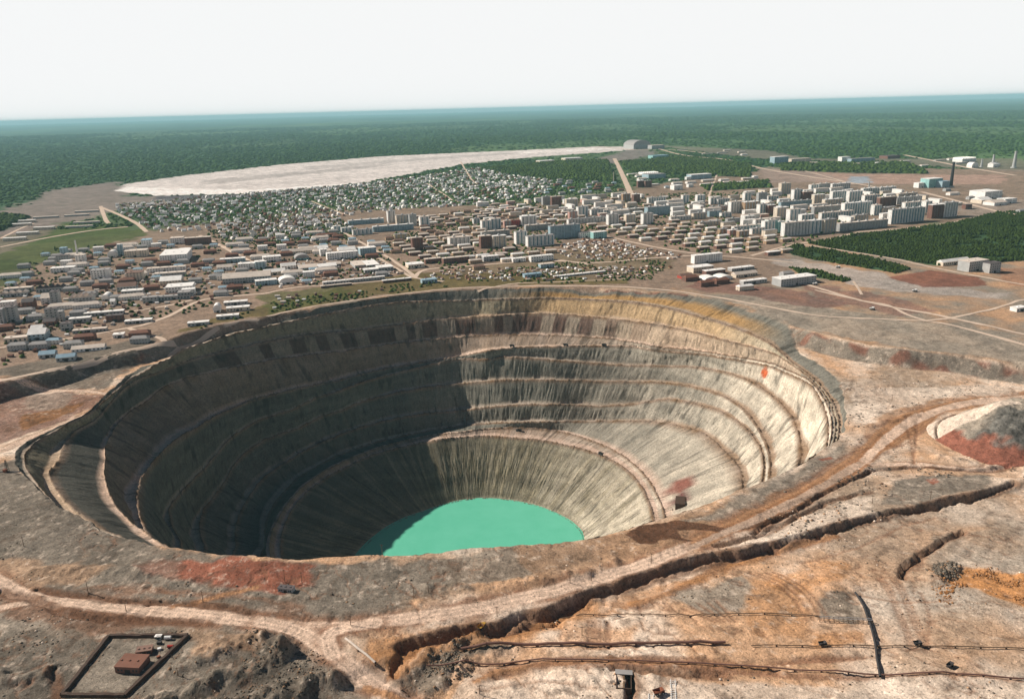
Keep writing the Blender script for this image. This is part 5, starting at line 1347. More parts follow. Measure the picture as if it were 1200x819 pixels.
# ---- little houses with gardens, garden huts and garages: the nearest 300 of a kind singly, the rest as one mass
def small_houses():
    def one_mesh(w, d, h, wl, rf, name):
        b = MB(); b.box(-w / 2, w / 2, -d / 2, d / 2, 0, h); b.cur = 1; b.gable(-w / 2, w / 2, -d / 2, d / 2, h, h + d * .35, .4)
        return b.mesh(name, [M(wl), M(rf)])
    def fill(zones, sx, sy, jit, hd, kinds, name, label, cat, group, skip, margin):
        pts = []
        for z in zones: pts += lattice(z, sx, sy, jit, hd, skip, margin, 4)
        pts.sort(key=lambda p: p[0] ** 2 + p[1] ** 2)
        ms = [one_mesh(*k, name) for k in kinds]
        for x, y in pts[:290]:
            i = random.randrange(len(ms)); z = float(height(np.array([x]), np.array([y]))[0])
            o = link(name, ms[i], None); o.location = (x, y, z - .3); o.rotation_euler = (0, 0, hd + random.choice([0, 0, math.pi / 2]) + random.gauss(0, .08))
            tag(o, label % (WCOL[kinds[i][3]], RCOL[kinds[i][4]]), cat, group + ', %s walls and %s roof' % (WCOL[kinds[i][3]], RCOL[kinds[i][4]]))
        rest = pts[290:]
        if rest:
            V = []; Fa = []; MI = []; mats = []; n = 0
            for m_ in ms:
                for q in m_.materials:
                    if q not in mats: mats.append(q)
            dat = []
            for m_ in ms:
                dat.append((np.array([v.co[:] for v in m_.vertices]), [tuple(p.vertices) for p in m_.polygons], [mats.index(m_.materials[p.material_index]) for p in m_.polygons]))
            R = np.array(rest); Zs = height(R[:, 0], R[:, 1])
            for (x, y), z in zip(rest, Zs):
                v, f, mi = dat[random.randrange(len(dat))]
                a = hd + random.choice([0, 0, math.pi / 2]) + random.gauss(0, .1); c, s = math.cos(a), math.sin(a); k = random.uniform(.85, 1.3)
                V.append(np.column_stack([(v[:, 0] * c - v[:, 1] * s) * k + x, (v[:, 0] * s + v[:, 1] * c) * k + y, v[:, 2] * k + z - .3]))
                Fa += [tuple(n + q for q in p) for p in f]; MI += mi; n += len(v)
            me = bpy.data.meshes.new(name + 's_beyond'); me.from_pydata(np.vstack(V).tolist(), [], Fa)
            for q in mats: me.materials.append(q)
            me.polygons.foreach_set('material_index', MI); me.update()
            o = link(name + 's', me, None)
            tag(o, 'mass of %ss spread among gardens farther from the pit' % name.replace('_', ' '), name.replace('_', ' ') + 's', None, 'stuff')
        print(name, len(pts))
    fill([[(150, 264), (135, 240), (250, 230), (430, 216), (560, 197), (600, 206), (650, 212), (640, 228), (560, 240), (420, 250), (385, 262), (330, 270), (190, 272)], [(300, 258), (395, 256), (420, 270), (380, 284), (280, 284), (250, 276)]],
         27, 36, 8, radians(28), [(13, 9, 5, 'white_wall', 'light_roof'), (10, 8, 4, 'ochre_wall', 'grey_roof'), (13, 8, 5, 'white_wall', 'grey_roof'), (9, 8, 4, 'brown_wall', 'rust_roof')],
         'small_house', 'one storey %s house with %s roof, in gardens below the white lake', 'house', 'one storey houses among gardens', .15, 3)
    fill([[(655, 288), (700, 278), (800, 300), (790, 305), (690, 304), (655, 300)], [(492, 328), (520, 317), (640, 313), (700, 314), (795, 312), (740, 326), (600, 330)], [(340, 306), (440, 304), (480, 322), (400, 332), (320, 338)]],
         15, 19, 4, HEAD, [(7, 5, 2.6, 'brown_wall', 'pale_roof'), (6, 5, 2.6, 'ochre_wall', 'rust_roof'), (8, 5, 2.6, 'grey_wall', 'brown_roof'), (6, 5, 2.6, 'white_wall', 'light_roof')],
         'garden_hut', 'small %s hut with %s roof among the garden plots behind the pit rim', 'hut', 'huts and garages in the garden plots', .2, 2)
    fill([[(0, 345), (100, 320), (300, 300), (300, 340), (180, 370), (0, 430)], [(300, 350), (350, 345), (460, 338), (420, 346), (320, 365)]],
         19, 23, 7, radians(10), [(7, 5, 3, 'brown_wall', 'rust_roof'), (9, 5, 3, 'grey_wall', 'pale_roof'), (6, 4, 2.6, 'white_wall', 'light_roof'), (5, 5, 4, 'brown_wall', 'brown_roof')],
         'storage_shed', 'small %s storage shed with %s roof standing in the dusty works yards', 'shed', 'small sheds in the works yards', .35, 2)
small_houses()
# ------------------------------------------------------------------ trees: taiga blocks, the far forest and the green of the town
def foliage_mat():
    mt, nt, b = new_mat('foliage', .9, .05)
    at = nt.nodes.new('ShaderNodeAttribute'); at.attribute_name = 'Col'
    nt.links.new(at.outputs['Color'], b.inputs['Base Color'])
    return mt
FOL = foliage_mat()
_ang = np.arange(6) / 6 * 2 * math.pi
def crowns(name, x, y, size, tall, col, label):
    """one mass of tree crowns: an uneven spindle of leaf planes for each tree"""
    n = len(x)
    z = height(x, y)
    V = np.zeros((n, 9, 3)); ph = RNG.uniform(0, 6.28, n)
    lean = RNG.normal(0, .12, (n, 2))
    V[:, 0] = np.stack([x + lean[:, 0] * size, y + lean[:, 1] * size, z + tall], -1)
    for i in range(4):
        a = ph + i * math.pi / 2; r = size * RNG.uniform(.32, .62, n); h = tall * RNG.uniform(.45, .72, n)
        V[:, 1 + i] = np.stack([x + r * np.cos(a), y + r * np.sin(a), z + h], -1)
        a = a + .78; r = size * RNG.uniform(.35, .7, n); h = tall * RNG.uniform(.02, .2, n)
        V[:, 5 + i] = np.stack([x + r * np.cos(a), y + r * np.sin(a), z + h], -1)
    Fq = []
    for i in range(4):
        j = (i + 1) % 4
        Fq += [(0, 1 + i, 1 + j), (1 + i, 5 + i, 1 + j), (5 + i, 5 + j, 1 + j)]
    Fq = np.array(Fq)
    T = (np.arange(n)[:, None, None] * 9 + Fq[None]).reshape(-1)
    me = bpy.data.meshes.new(name)
    me.vertices.add(n * 9); me.vertices.foreach_set('co', V.reshape(-1).astype(np.float32))
    me.loops.add(len(T)); me.loops.foreach_set('vertex_index', T.astype(np.int32))
    me.polygons.add(len(T) // 3); me.polygons.foreach_set('loop_start', (np.arange(len(T) // 3) * 3).astype(np.int32))
    me.update(calc_edges=True)
    ca = me.color_attributes.new('Col', 'FLOAT_COLOR', 'POINT')
    c = np.ones((n, 9, 4), np.float32); c[:, :, :3] = (col * RNG.uniform(.6, 1.5, (n, 1)))[:, None, :]
    ca.data.foreach_set('color', c.reshape(-1))
    o = link(name, me, FOL); tag(o, label, 'trees', None, 'stuff')
    print(name, n)
def scatter(poly_px, sp, z=PLAT):
    P = unpl(poly_px, z)[:, :2]; lo = P.min(0); hi = P.max(0)
    gx = np.arange(lo[0], hi[0], sp); gy = np.arange(lo[1], hi[1], sp)
    X, Y = np.meshgrid(gx, gy); X = X.ravel() + RNG.uniform(-.5, .5, X.size) * sp; Y = Y.ravel() + RNG.uniform(-.5, .5, Y.size) * sp
    k = in_poly(X + 6 * fbm(X, Y, 30, 2, 7), Y + 6 * fbm(X, Y, 30, 2, 9), P); return X[k], Y[k]
def off_roads(x, y, m_=3):
    keep = np.ones(len(x), bool)
    for P, w in TOWN_ROADS:
        d, _, _ = seg_dist(x, y, P, w + m_); keep &= d > w / 2 + m_
    return keep
def off_buildings(x, y):
    keep = np.ones(len(x), bool)
    O = np.array(OCC); o = np.argsort(O[:, 0]); O = O[o]
    idx = np.argsort(x); xs = x[idx]; ys = y[idx]; kk = np.ones(len(x), bool)
    for a, b, c in O:
        i0 = np.searchsorted(xs, a - c); i1 = np.searchsorted(xs, a + c)
        kk[i0:i1] &= (xs[i0:i1] - a) ** 2 + (ys[i0:i1] - b) ** 2 > (c * .9) ** 2
    keep[idx] = kk; return keep
def block(polys, sp, size, tall, col, name, label, gaps=.1):
    X = []; Y = []
    for p in polys:
        x, y = scatter(p, sp); X.append(x); Y.append(y)
    x = np.concatenate(X); y = np.concatenate(Y)
    k = off_roads(x, y, 2) & off_buildings(x, y) & (fbm(x, y, 40, 3, 19) > -1 + gaps * 4)
    x, y = x[k], y[k]
    crowns(name, x, y, size * RNG.uniform(.7, 1.4, len(x)), tall * RNG.uniform(.6, 1.35, len(x)), col, label)
CT = np.array([.030, .048, .010])
block([[(945, 285), (1000, 276), (1120, 262), (1175, 248), (1290, 256), (1290, 312), (1200, 306), (1100, 312), (1040, 302), (975, 291)]], 5.2, 5.4, 6, CT, 'taiga_block', 'dense block of dark young taiga on the right of the picture', .12)
block([[(915, 294), (935, 287), (1035, 305), (1065, 316), (1050, 321), (1000, 312), (940, 302)], [(925, 313), (960, 318), (997, 328), (990, 331), (940, 323)]], 5.0, 5.2, 5, CT, 'taiga_strip', 'strip of dark young trees between the pale wash and the taiga block', .12)
block([[(560, 198), (640, 190), (712, 188), (722, 213), (650, 211), (590, 204)], [(725, 190), (800, 184), (880, 192), (880, 208), (800, 205), (740, 203)], [(820, 218), (900, 212), (905, 220), (830, 224)]], 15, 15, 11, CT * 1.6, 'taiga_wood', 'dark woods left standing behind the town beside the straight road', .1)
block([[(915, 192), (1060, 190), (1090, 204), (1000, 203), (915, 200)]], 18, 18, 11, CT * 1.6, 'taiga_wood', 'strip of wood on the far plain right of the straight road', .15)
block([[(-80, 262), (0, 251), (35, 255), (0, 272), (-80, 290)]], 16, 18, 11, CT * 1.3, 'taiga_wood', 'small dark wood at the left edge of the picture', .1)
block([[(135, 240), (250, 229), (430, 215), (560, 197), (650, 208), (730, 222), (730, 232), (600, 238), (400, 249), (250, 262), (150, 264)]], 27, 8, 4.5, CT * 2.4, 'garden_trees', 'trees and bushes in the gardens of the small houses', .0)
block([[(280, 256), (395, 254), (420, 272), (380, 286), (280, 286), (240, 276)]], 15, 7, 5, CT * 1.7, 'garden_trees', 'dark trees among the houses left of the long blue grey flats', .1)
block([[(560, 330), (600, 314), (700, 304), (790, 306), (760, 328), (640, 333)], [(480, 332), (620, 326), (480, 341), (300, 370), (220, 390), (330, 352)]], 11, 5, 3.5, CT * 1.6, 'bushes', 'bushes and low trees between the garden plots and the pit rim', .22)
block([[(440, 300), (470, 262), (560, 244), (700, 230), (900, 224), (1050, 226), (1010, 266), (930, 290), (830, 300), (690, 270), (600, 312), (490, 322)]], 17, 7, 5, CT * 1.7, 'street_trees', 'trees in the streets and courts of the town', .22)
block([[(0, 330), (60, 290), (300, 280), (420, 270), (480, 322), (300, 345), (0, 430)]], 19, 6, 4.5, CT * 1.6, 'yard_trees', 'scattered trees and bushes in the works quarter', .26)
def far_forest():
    # one crown mass for each clump of trees, wider apart the farther they stand
    n = 80000
    u = RNG.uniform(0, 1, n); r = 2400 * (22000 / 2400) ** (u ** .9); a = RNG.uniform(math.radians(52), math.radians(128), n)
    x = r * np.cos(a); y = r * np.sin(a)
    c = ground_colour(x, y)
    k = (c[:, 1] > c[:, 0] * 1.3) & (y > 2500) & (RNG.uniform(0, 1, n) > .75 * sstep(.25, .6, fbm(x, y * .45, 1500, 3, 131)))
    x, y, r = x[k], y[k], r[k]
    k = off_roads(x, y, 10) & off_buildings(x, y); x, y, r = x[k], y[k], r[k]
    size = np.clip(r * .0038, 11, 80) * RNG.uniform(.6, 1.5, len(x)); tall = np.clip(5 + r * .0002, 5, 9) * RNG.uniform(.7, 1.2, len(x))
    v = np.clip(1 + .8 * fbm(x, y, 2600, 3, 55), .55, 1.9)
    crowns('taiga', x, y, size, tall, (CT * 1.5)[None, :] * v[:, None] if False else CT * np.array([1.6, 1.9, 2.2]), 'endless taiga reaching from the town and the white lake to the horizon')
far_forest()
# ------------------------------------------------------------------ things in the foreground
def near(px, py): return ground_near(px, py)
def hut(px, py, w, d, h, hd, wall, roof, label, name='site_hut'):
    x, y, z = near(px, py)
    root = empty(name, (x, y, z - .4), hd); tag(root, label, 'building')
    b = MB(); b.box(-w / 2, w / 2, -d / 2, d / 2, 0, h); b.build('wall', M(wall), root)
    r = MB(); r.box(-w / 2 - .3, w / 2 + .3, -d / 2 - .3, d / 2 + .3, h, h + .35)
    for i in range(3): r.box(-w / 2 + 1 + i * w / 3, -w / 2 + 2 + i * w / 3, -.8, .4, h + .35, h + .9)
    ro = r.build('roof', M(roof), root)
    g = MB(); g.box(-w * .1, w * .12, -d / 2 - .1, -d / 2 - .003, 0, min(h * .8, 3.4)); g.build('door', M('dark_metal'), root)
    for cx in (-.36, -.22, .25, .38):
        q = MB(); q.box(w * cx - .6, w * cx + .6, -d / 2 - .08, -d / 2 - .003, h * .4, h * .4 + 1.3); q.build('window', M('window_glass'), root)
    return root
# the fenced yard at the lower left: four dark earth walls, the workshop, its annex
YARD = [(128, 746), (220, 745.5), (146, 816), (73, 815)]
def yard():
    P = [near(*p) for p in YARD]; c = np.mean([p[:3] for p in P], axis=0)
    root = empty('yard_wall', tuple(c)); tag(root, 'dark earth wall around the four cornered yard at the lower left', 'wall')
    for i in range(4):
        a = np.array(P[i]); b_ = np.array(P[(i + 1) % 4]); n = max(4, int(np.linalg.norm(b_ - a) / 3)); m_ = MB(); prev = None
        d = (b_ - a) / np.linalg.norm(b_ - a); nn = np.array([-d[1], d[0], 0])
        for k in range(n + 1):
            q = a + (b_ - a) * k / n; q[2] = float(height(np.array([q[0]]), np.array([q[1]]))[0]) - .5
            h = 2.6 + random.uniform(-.35, .35); w = 2.0 + random.uniform(-.3, .3)
            ring = [tuple(q - nn * w - c), tuple(q - nn * w * .55 + (0, 0, h) - c), tuple(q + nn * w * .55 + (0, 0, h) - c), tuple(q + nn * w - c)]
            if prev:
                for j in range(3): m_.quad(prev[j], ring[j], ring[j + 1], prev[j + 1])
            else: m_.poly(ring)
            prev = ring
        m_.poly(prev[::-1]); m_.build('wall_bank', M('earth_dark'), root)
yard()
hut(156, 781, 17, 13, 5.2, radians(-6), 'brown_wall', 'rust_roof', 'rust brown flat roofed workshop inside the walled yard', 'workshop')
hut(170, 764, 10, 6, 3.4, radians(12), 'brown_wall', 'brown_roof', 'low dark annex behind the workshop in the walled yard', 'store')
hut(336, 692, 12, 5, 3.6, radians(-12), 'grey_wall', 'dark_roof', 'dark site hut on the red soil above the haul road', 'site_hut')
hut(186, 747.5, 4, 2.5, 2.4, 0, 'white_wall', 'light_roof', 'small white cabin in the far corner of the walled yard', 'cabin')
hut(50, 700, 0.1, 0.1, .1, 0, 'brown_wall', 'dark_roof', 'x', 'x') if False else None

# boiler tank and drums in the yard
def tank(px, py, r, l, mat, label):
    x, y, z = near(px, py); root = empty('storage_tank', (x, y, z)); tag(root, label, 'tank')
    m_ = MB(); m_.cyl((-l / 2, 0, r + .5), (l / 2, 0, r + .5), r, r, 14); m_.build('shell', M(mat), root)
    for s_ in (-.3, .3):
        q = MB(); q.box(l * s_ - .3, l * s_ + .3, -r * .8, r * .8, -.2, r * .6, True); q.build('saddle', M('dark_metal'), root)
tank(197, 749, 1.2, 4.5, 'white_paint', 'white tank lying in the top right corner of the walled yard')
tank(200, 759, 1.0, 4.0, 'red_paint', 'red brown tank lying beside the right wall of the yard')
def crate(px, py, w, d, h, mat, label, hd=0.0, name='container'):
    x, y, z = near(px, py); root = empty(name, (x, y, z - .1), hd); tag(root, label, 'container')
    m_ = MB(); m_.box(-w / 2, w / 2, -d / 2, d / 2, 0, h, True); m_.build('box_body', M(mat), root)
    for i in range(5):
        q = MB(); cx = -w / 2 + (i + .5) * w / 5; q.box(cx - .12, cx + .12, -d / 2 - .1, -d / 2 - .002, .1, h - .1); q.build('rib', M(mat), root)
    g = MB(); g.box(-w / 2 - .08, -w / 2 - .002, -d / 2 + .1, d / 2 - .1, .1, h - .1); g.build('door', M('dark_metal'), root)
crate(187, 754, 3, 2, 2, 'dark_metal', 'dark steel box near the white cabin in the walled yard')
crate(187, 761, 2.4, 2, 1.6, 'white_paint', 'small white box in the middle right of the walled yard', .4)
crate(186, 770, 2.4, 1.6, 1.4, 'rust', 'rusty box right of the workshop in the walled yard', .8)
crate(1176 - 60, 432, 6, 2.5, 2.6, 'dark_metal', 'dark container standing on the lower shelf at the right') if False else None

# poles along the roads
def pole(px, py, h, label, arms=1, name='utility_pole', cat='utility pole', group='wooden utility poles round the pit'):
    x, y, z = near(px, py); root = empty(name, (x, y, z - .5), random.uniform(-.3, .3)); tag(root, label, cat, group)
    m_ = MB(); m_.cyl((0, 0, 0), (0, 0, h), .28, .18, 7); m_.build('post', M('wood'), root)
    for i in range(arms):
        q = MB(); q.box(-1.5, 1.5, -.12, .12, h - .9 - i * 1.2, h - .65 - i * 1.2, True); a = q.build('crossarm', M('wood'), root)
        for sx in (-1.3, 0, 1.3):
            k = MB(); k.cyl((sx, 0, h - .65 - i * 1.2), (sx, 0, h - .35 - i * 1.2), .1, .07, 6); k.build('insulator', M('white_paint'), a)
POLES = [((334, 682), 12, 'above the dark site hut, left one of two'), ((354, 684), 11, 'just right of the dark site hut'), ((104, 697), 11, 'above the haul road at the lower left'), ((238, 705), 10, 'where the red soil meets the haul road'), ((148, 716), 8, 'on the haul road verge above the walled yard'),
 ((448, 649), 10, 'on the pit rim in front of the green water'), ((485, 700), 10, 'above the haul road in the middle'), ((502, 694), 10, 'second one above the haul road in the middle'), ((411, 732), 9, 'at the junction of the haul roads'), ((515, 750), 9, 'beside the dark cutting in the middle'),
 ((668, 683), 9, 'at the bend of the big cutting'), ((693, 680), 11, 'right of the bend of the big cutting'), ((738, 690), 8, 'below the big cutting'), ((763, 660), 10, 'above the brown mud'), ((842, 648), 9, 'over the right arm of the cutting'), ((873, 636), 9, 'second one over the right arm of the cutting'),
 ((1022, 590), 9, 'below the grey shelf on the right'), ((1090, 585), 9, 'on the lower lip of the grey shelf'), ((208, 788), 7, 'by the track right of the walled yard'), ((562, 812), 7, 'near the bottom edge left of the shaft'), ((682, 744), 8, 'beside the furrowed orange ground'), ((583, 733), 9, 'beside the cutting left of centre'), ((28, 640), 10, 'left of the pit near the left edge'), ((1045, 470), 9, 'beside the haul road on the right')]
for p, h, w in POLES: pole(p[0], p[1], h, 'thin wooden utility pole standing ' + w)
# the cross shaped drill mast at the left rim
def drill_mast():
    x, y, z = near(9, 553); root = empty('drill_mast', (x, y, z - .3)); tag(root, 'dark drilling mast with a low sledge at the left rim of the pit', 'drill rig')
    m_ = MB()
    for sx, sy in ((-1, -1), (1, -1), (1, 1), (-1, 1)): m_.cyl((sx * 1.3, sy * 1.3, .6), (sx * .5, sy * .5, 14), .22, .16, 6)
    for k in range(6):
        t = k / 6; r = 1.3 - .8 * t; zz = .6 + 13.4 * t
        for a, b in (((-r, -r), (r, -r)), ((r, -r), (r, r)), ((r, r), (-r, r)), ((-r, r), (-r, -r))): m_.cyl((a[0], a[1], zz), (b[0], b[1], zz + 1.8), .1, .1, 5)
    m_.build('mast', M('dark_metal'), root)
    b = MB(); b.box(-9, 13, -1.2, 1.2, 0, .8, True); b.build('sledge', M('dark_metal'), root)
    c = MB(); c.box(-4, -.5, -1.5, 1.5, .8, 3.6); c.build('cab', M('rust'), root)
drill_mast()

# pipelines and conveyor
def pipe(pts, r, mat, label, name='pipeline', sup=14):
    P = [np.array(near(*p)) for p in pts]; c = P[0].copy(); root = empty(name, tuple(c)); tag(root, label, 'pipeline')
    m_ = MB(); acc = 0; sups = []
    for a, b in zip(P[:-1], P[1:]):
        n = max(2, int(np.linalg.norm(b - a) / 8)); prev = None
        for k in range(n + 1):
            q = a + (b - a) * k / n; q[2] = float(height(np.array([q[0]]), np.array([q[1]]))[0]) + r + .9
            if prev is not None:
                m_.cyl(prev - c, q - c, r, r, 8, False); acc += np.linalg.norm(q - prev)
                if acc > sup: sups.append(q.copy()); acc = 0
            prev = q
    m_.build('pipe', M(mat), root)
    for q in sups[:60]:
        s_ = MB(); s_.box(q[0] - c[0] - .35, q[0] - c[0] + .35, q[1] - c[1] - r * 1.3, q[1] - c[1] + r * 1.3, q[2] - c[2] - r - 1.6, q[2] - c[2] - r * .4, True); s_.build('support', M('earth_dark'), root)
pipe([(540, 762), (600, 757), (700, 757), (850, 754.5)], 1.0, 'brown_wall', 'thick dark pipeline lying straight across the bare ground in the lower middle')
pipe([(500, 782), (620, 775), (760, 776), (900, 785), (1010, 791), (1200, 797), (1300, 800)], .5, 'brown_wall', 'long brown pipeline along the bottom right of the picture')
pipe([(640, 722), (780, 722), (880, 720), (960, 723)], .35, 'wood', 'thin pipe line crossing the furrowed ground')
pipe([(880, 758), (1000, 757), (1075, 758), (1300, 762)], .35, 'wood', 'thin cable duct running to the right edge of the picture')
pipe([(1002, 696), (1012, 712), (1020, 735), (1026, 760), (1031, 795)], .8, 'dark_metal', 'dark hose line dropping down the bare slope at the lower right')
pipe([(405, 750), (420, 762), (440, 780)], .8, 'pale_roof', 'pale pipe in the cutting below the road junction')

def trestle(a, b, label):
    A = np.array(near(*a)); B = np.array(near(*b)); c = A.copy(); root = empty('trestle', tuple(c)); tag(root, label, 'trestle')
    d = (B - A) / np.linalg.norm(B - A); n = int(np.linalg.norm(B - A) / 3.2); nn = np.array([-d[1], d[0], 0])
    m_ = MB()
    for s_ in (-.9, .9): m_.cyl(nn * s_ + (0, 0, 3.2), B - A + nn * s_ + (0, 0, 3.2), .22, .22, 5)
    m_.build('rail', M('steel'), root)
    for k in range(n + 1):
        q = (B - A) * k / n; l = MB(); l.cyl(q + nn * 1.2 + (0, 0, -.6), q + nn * .9 + (0, 0, 3.2), .2, .18, 5); l.cyl(q - nn * 1.2 + (0, 0, -.6), q - nn * .9 + (0, 0, 3.2), .2, .18, 5); l.cyl(q + nn + (0, 0, 2.9), q - nn + (0, 0, 2.9), .16, .16, 5)
        l.build('trestle_leg', M('wood'), root)
trestle((960, 727), (1022, 730), 'low trestle of dark legs at the foot of the grey slope, lower right')

# ladder like rack at the bottom edge and the shaft beside it
def rack(px, py, l, label):
    x, y, z = near(px, py); root = empty('pipe_rack', (x, y, z), radians(80)); tag(root, label, 'rack')
    for s_ in (-1.4, 1.4):
        m_ = MB(); m_.box(-l / 2, l / 2, s_ - .15, s_ + .15, .6, .9, True); m_.build('rail', M('white_paint'), root)
    for k in range(int(l / 1.6)):
        q = MB(); cx = -l / 2 + .8 + k * 1.6; q.box(cx - .18, cx + .18, -2.2, 2.2, .3, .58, True); q.build('rung', M('white_paint'), root)
rack(789, 809, 20, 'white ladder like rack lying at the bottom edge of the picture')
rack(763, 821, 12, 'short white rack cut by the bottom edge of the picture')
def shaft():
    x, y, z = near(731, 792); root = empty('shaft_house', (x, y, z - 1), radians(-8)); tag(root, 'dark timber shaft house over a black pit at the bottom edge', 'shaft')
    for i, (x0, x1, y0, y1) in enumerate(((-5, 5, 3.4, 4), (-5, -4.4, -12, 3.4), (4.4, 5, -12, 3.4), (-5, 5, -12.6, -12))):
        m_ = MB(); m_.box(x0, x1, y0, y1, -3, 2.2, True); m_.build('wall', M('earth_dark'), root)
    m_ = MB(); m_.box(-5.6, 5.6, 0, 4.4, 2.21, 2.6, True); m_.build('roof', M('grey_roof'), root)
    m_ = MB(); m_.box(-.5, .5, -12, 3, 1.2, 1.8, True); m_.build('beam', M('wood'), root)
shaft()

# trucks and diggers
def wheel(parent, x, y, r, w):
    t = MB(); t.cyl((x, y - w / 2, r), (x, y + w / 2, r), r, r, 14); o = t.build('wheel', M('rubber'), parent)
    h = MB(); h.cyl((x, y - w / 2 - .04, r), (x, y + w / 2 + .04, r), r * .45, r * .45, 10); h.build('hub', M('steel'), o)
def truck(loc, hd, label, mat='truck_yellow', s=1.0):
    root = empty('dump_truck', loc, hd); root.scale = (s, s, s); tag(root, label, 'truck', 'vehicles working round the pit')
    b = MB(); b.box(-4, 4.2, -1.1, 1.1, 1.2, 1.8, True); b.build('chassis', M('dark_metal'), root)
    k = MB(); X = [(-4.4, 1.9, 4.0), (1.6, 1.9, 4.3)]
    v = [(-4.6, -1.9, 3.0), (1.4, -1.7, 1.9), (1.4, 1.7, 1.9), (-4.6, 1.9, 3.0), (-4.8, -2.2, 4.0), (1.6, -2.2, 4.4), (1.6, 2.2, 4.4), (-4.8, 2.2, 4.0), (3.8, -2.0, 4.5), (3.8, 2.0, 4.5)]
    k.v = v; k.f = [(0, 1, 2, 3), (0, 4, 5, 1), (3, 2, 6, 7), (1, 5, 6, 2), (4, 0, 3, 7), (5, 8, 9, 6)]; k.mi = [0] * 6
    k.build('dump_body', M(mat), root)
    c = MB(); c.box(1.9, 3.6, -.2, 1.5, 1.8, 4.0); cb = c.build('cab', M(mat), root)
    g = MB(); g.box(3.6, 3.66, 0, 1.3, 2.8, 3.7); g.build('windscreen', M('window_glass'), cb)
    e = MB(); e.box(2.4, 4.5, -1.5, -.25, 1.8, 3.0); e.build('bonnet', M(mat), root)
    for x in (-2.4, 2.8):
        for y in (-1.6, 1.6): wheel(root, x, y, 1.15, .9)
    return root
def digger(loc, hd, label):
    root = empty('excavator', loc, hd); tag(root, label, 'excavator', 'vehicles working round the pit')
    for y in (-1.6, 1.6):
        t = MB(); t.box(-2.6, 2.6, y - .45, y + .45, 0, 1.1, True); t.build('crawler_track', M('rubber'), root)
    b = MB(); b.box(-3, 1.8, -1.7, 1.7, 1.15, 3.2, True); b.build('house', M('red_paint'), root)
    c = MB(); c.box(.4, 2.2, .5, 1.7, 3.21, 4.4); c.build('cab', M('truck_dark'), root)
    a = MB(); a.cyl((1.6, -.4, 2.2), (6.6, -.4, 6.2), .4, .3, 6); a.build('boom', M('red_paint'), root)
    d = MB(); d.cyl((6.6, -.4, 6.2), (8.4, -.4, 2.4), .3, .22, 6); d.build('stick', M('red_paint'), root)
    e = MB(); e.box(7.6, 9.0, -1.2, .4, 1.2, 2.5, True); e.build('bucket', M('dark_metal'), root)
def on_level(px, py, z): q = unp(px, py, z); return (q[0], q[1], z)
T4 = [((600, 406.5, -61), 0.1, 'dark dump truck on the haul road across the far pit wall, left of three'), ((663, 405.5, -60.5), -0.05, 'dark dump truck on the haul road across the far pit wall, middle of three'), ((708, 405.5, -59.5), -0.1, 'dark dump truck on the haul road across the far pit wall, right of three')]
for p, h, l in T4: truck((on_level(*p)), h, l, 'truck_dark', 1.0)
truck((lambda p: (p[0], p[1], p[2] + .2))(on_level(608, 506, -178.5)), 2.9, 'dark dump truck on the deep road bench in the far middle', 'truck_dark', 1.1)
truck((lambda p: (p[0], p[1], p[2] + .2))(on_level(704, 533, -178.5)), 2.4, 'dark dump truck at the outer edge of the deep road bench', 'truck_dark', 1.0)
digger((lambda p: (p[0], p[1], p[2] + .2))(on_level(612, 496.5, -173)), 2.0, 'excavator at work on top of the deep road bench')
for (px, py), h, l, mt_ in [((964, 756), .1, 'small dark truck on the cable duct track, lower right', 'truck_dark'), ((1075, 757), 0, 'small dark truck at the end of the long curved tracks', 'truck_dark'), ((1113, 781), .6, 'lone small dark truck near the lower right corner', 'truck_dark'), ((772, 813), .3, 'red brown truck beside the white rack at the bottom edge', 'rust'), ((565, 740), 1.0, 'yellow truck on the orange track below the cutting', 'truck_yellow')]:
    x, y, z = near(px, py); truck((x, y, z + .1), h, l, mt_, .62 if 'small' in l else .8)
for (px, py), l in [((835, 362), 'x')]: pass
# parked machines in the yards above the rim
for (px, py), h, l in [((1072, 342), .3, 'grey truck on the brown ground below the pale wash'), ((1022, 363), .5, 'small truck beside the loop road on the right'), ((982, 314), .2, 'pale truck on the wash at the edge of the taiga strip'), ((955, 334), .3, 'truck by the long workshop with open bays')]:
    x, y, z = ground_at(px, py); truck((x, y, z + .1), h, l, 'white_paint', 1.0)

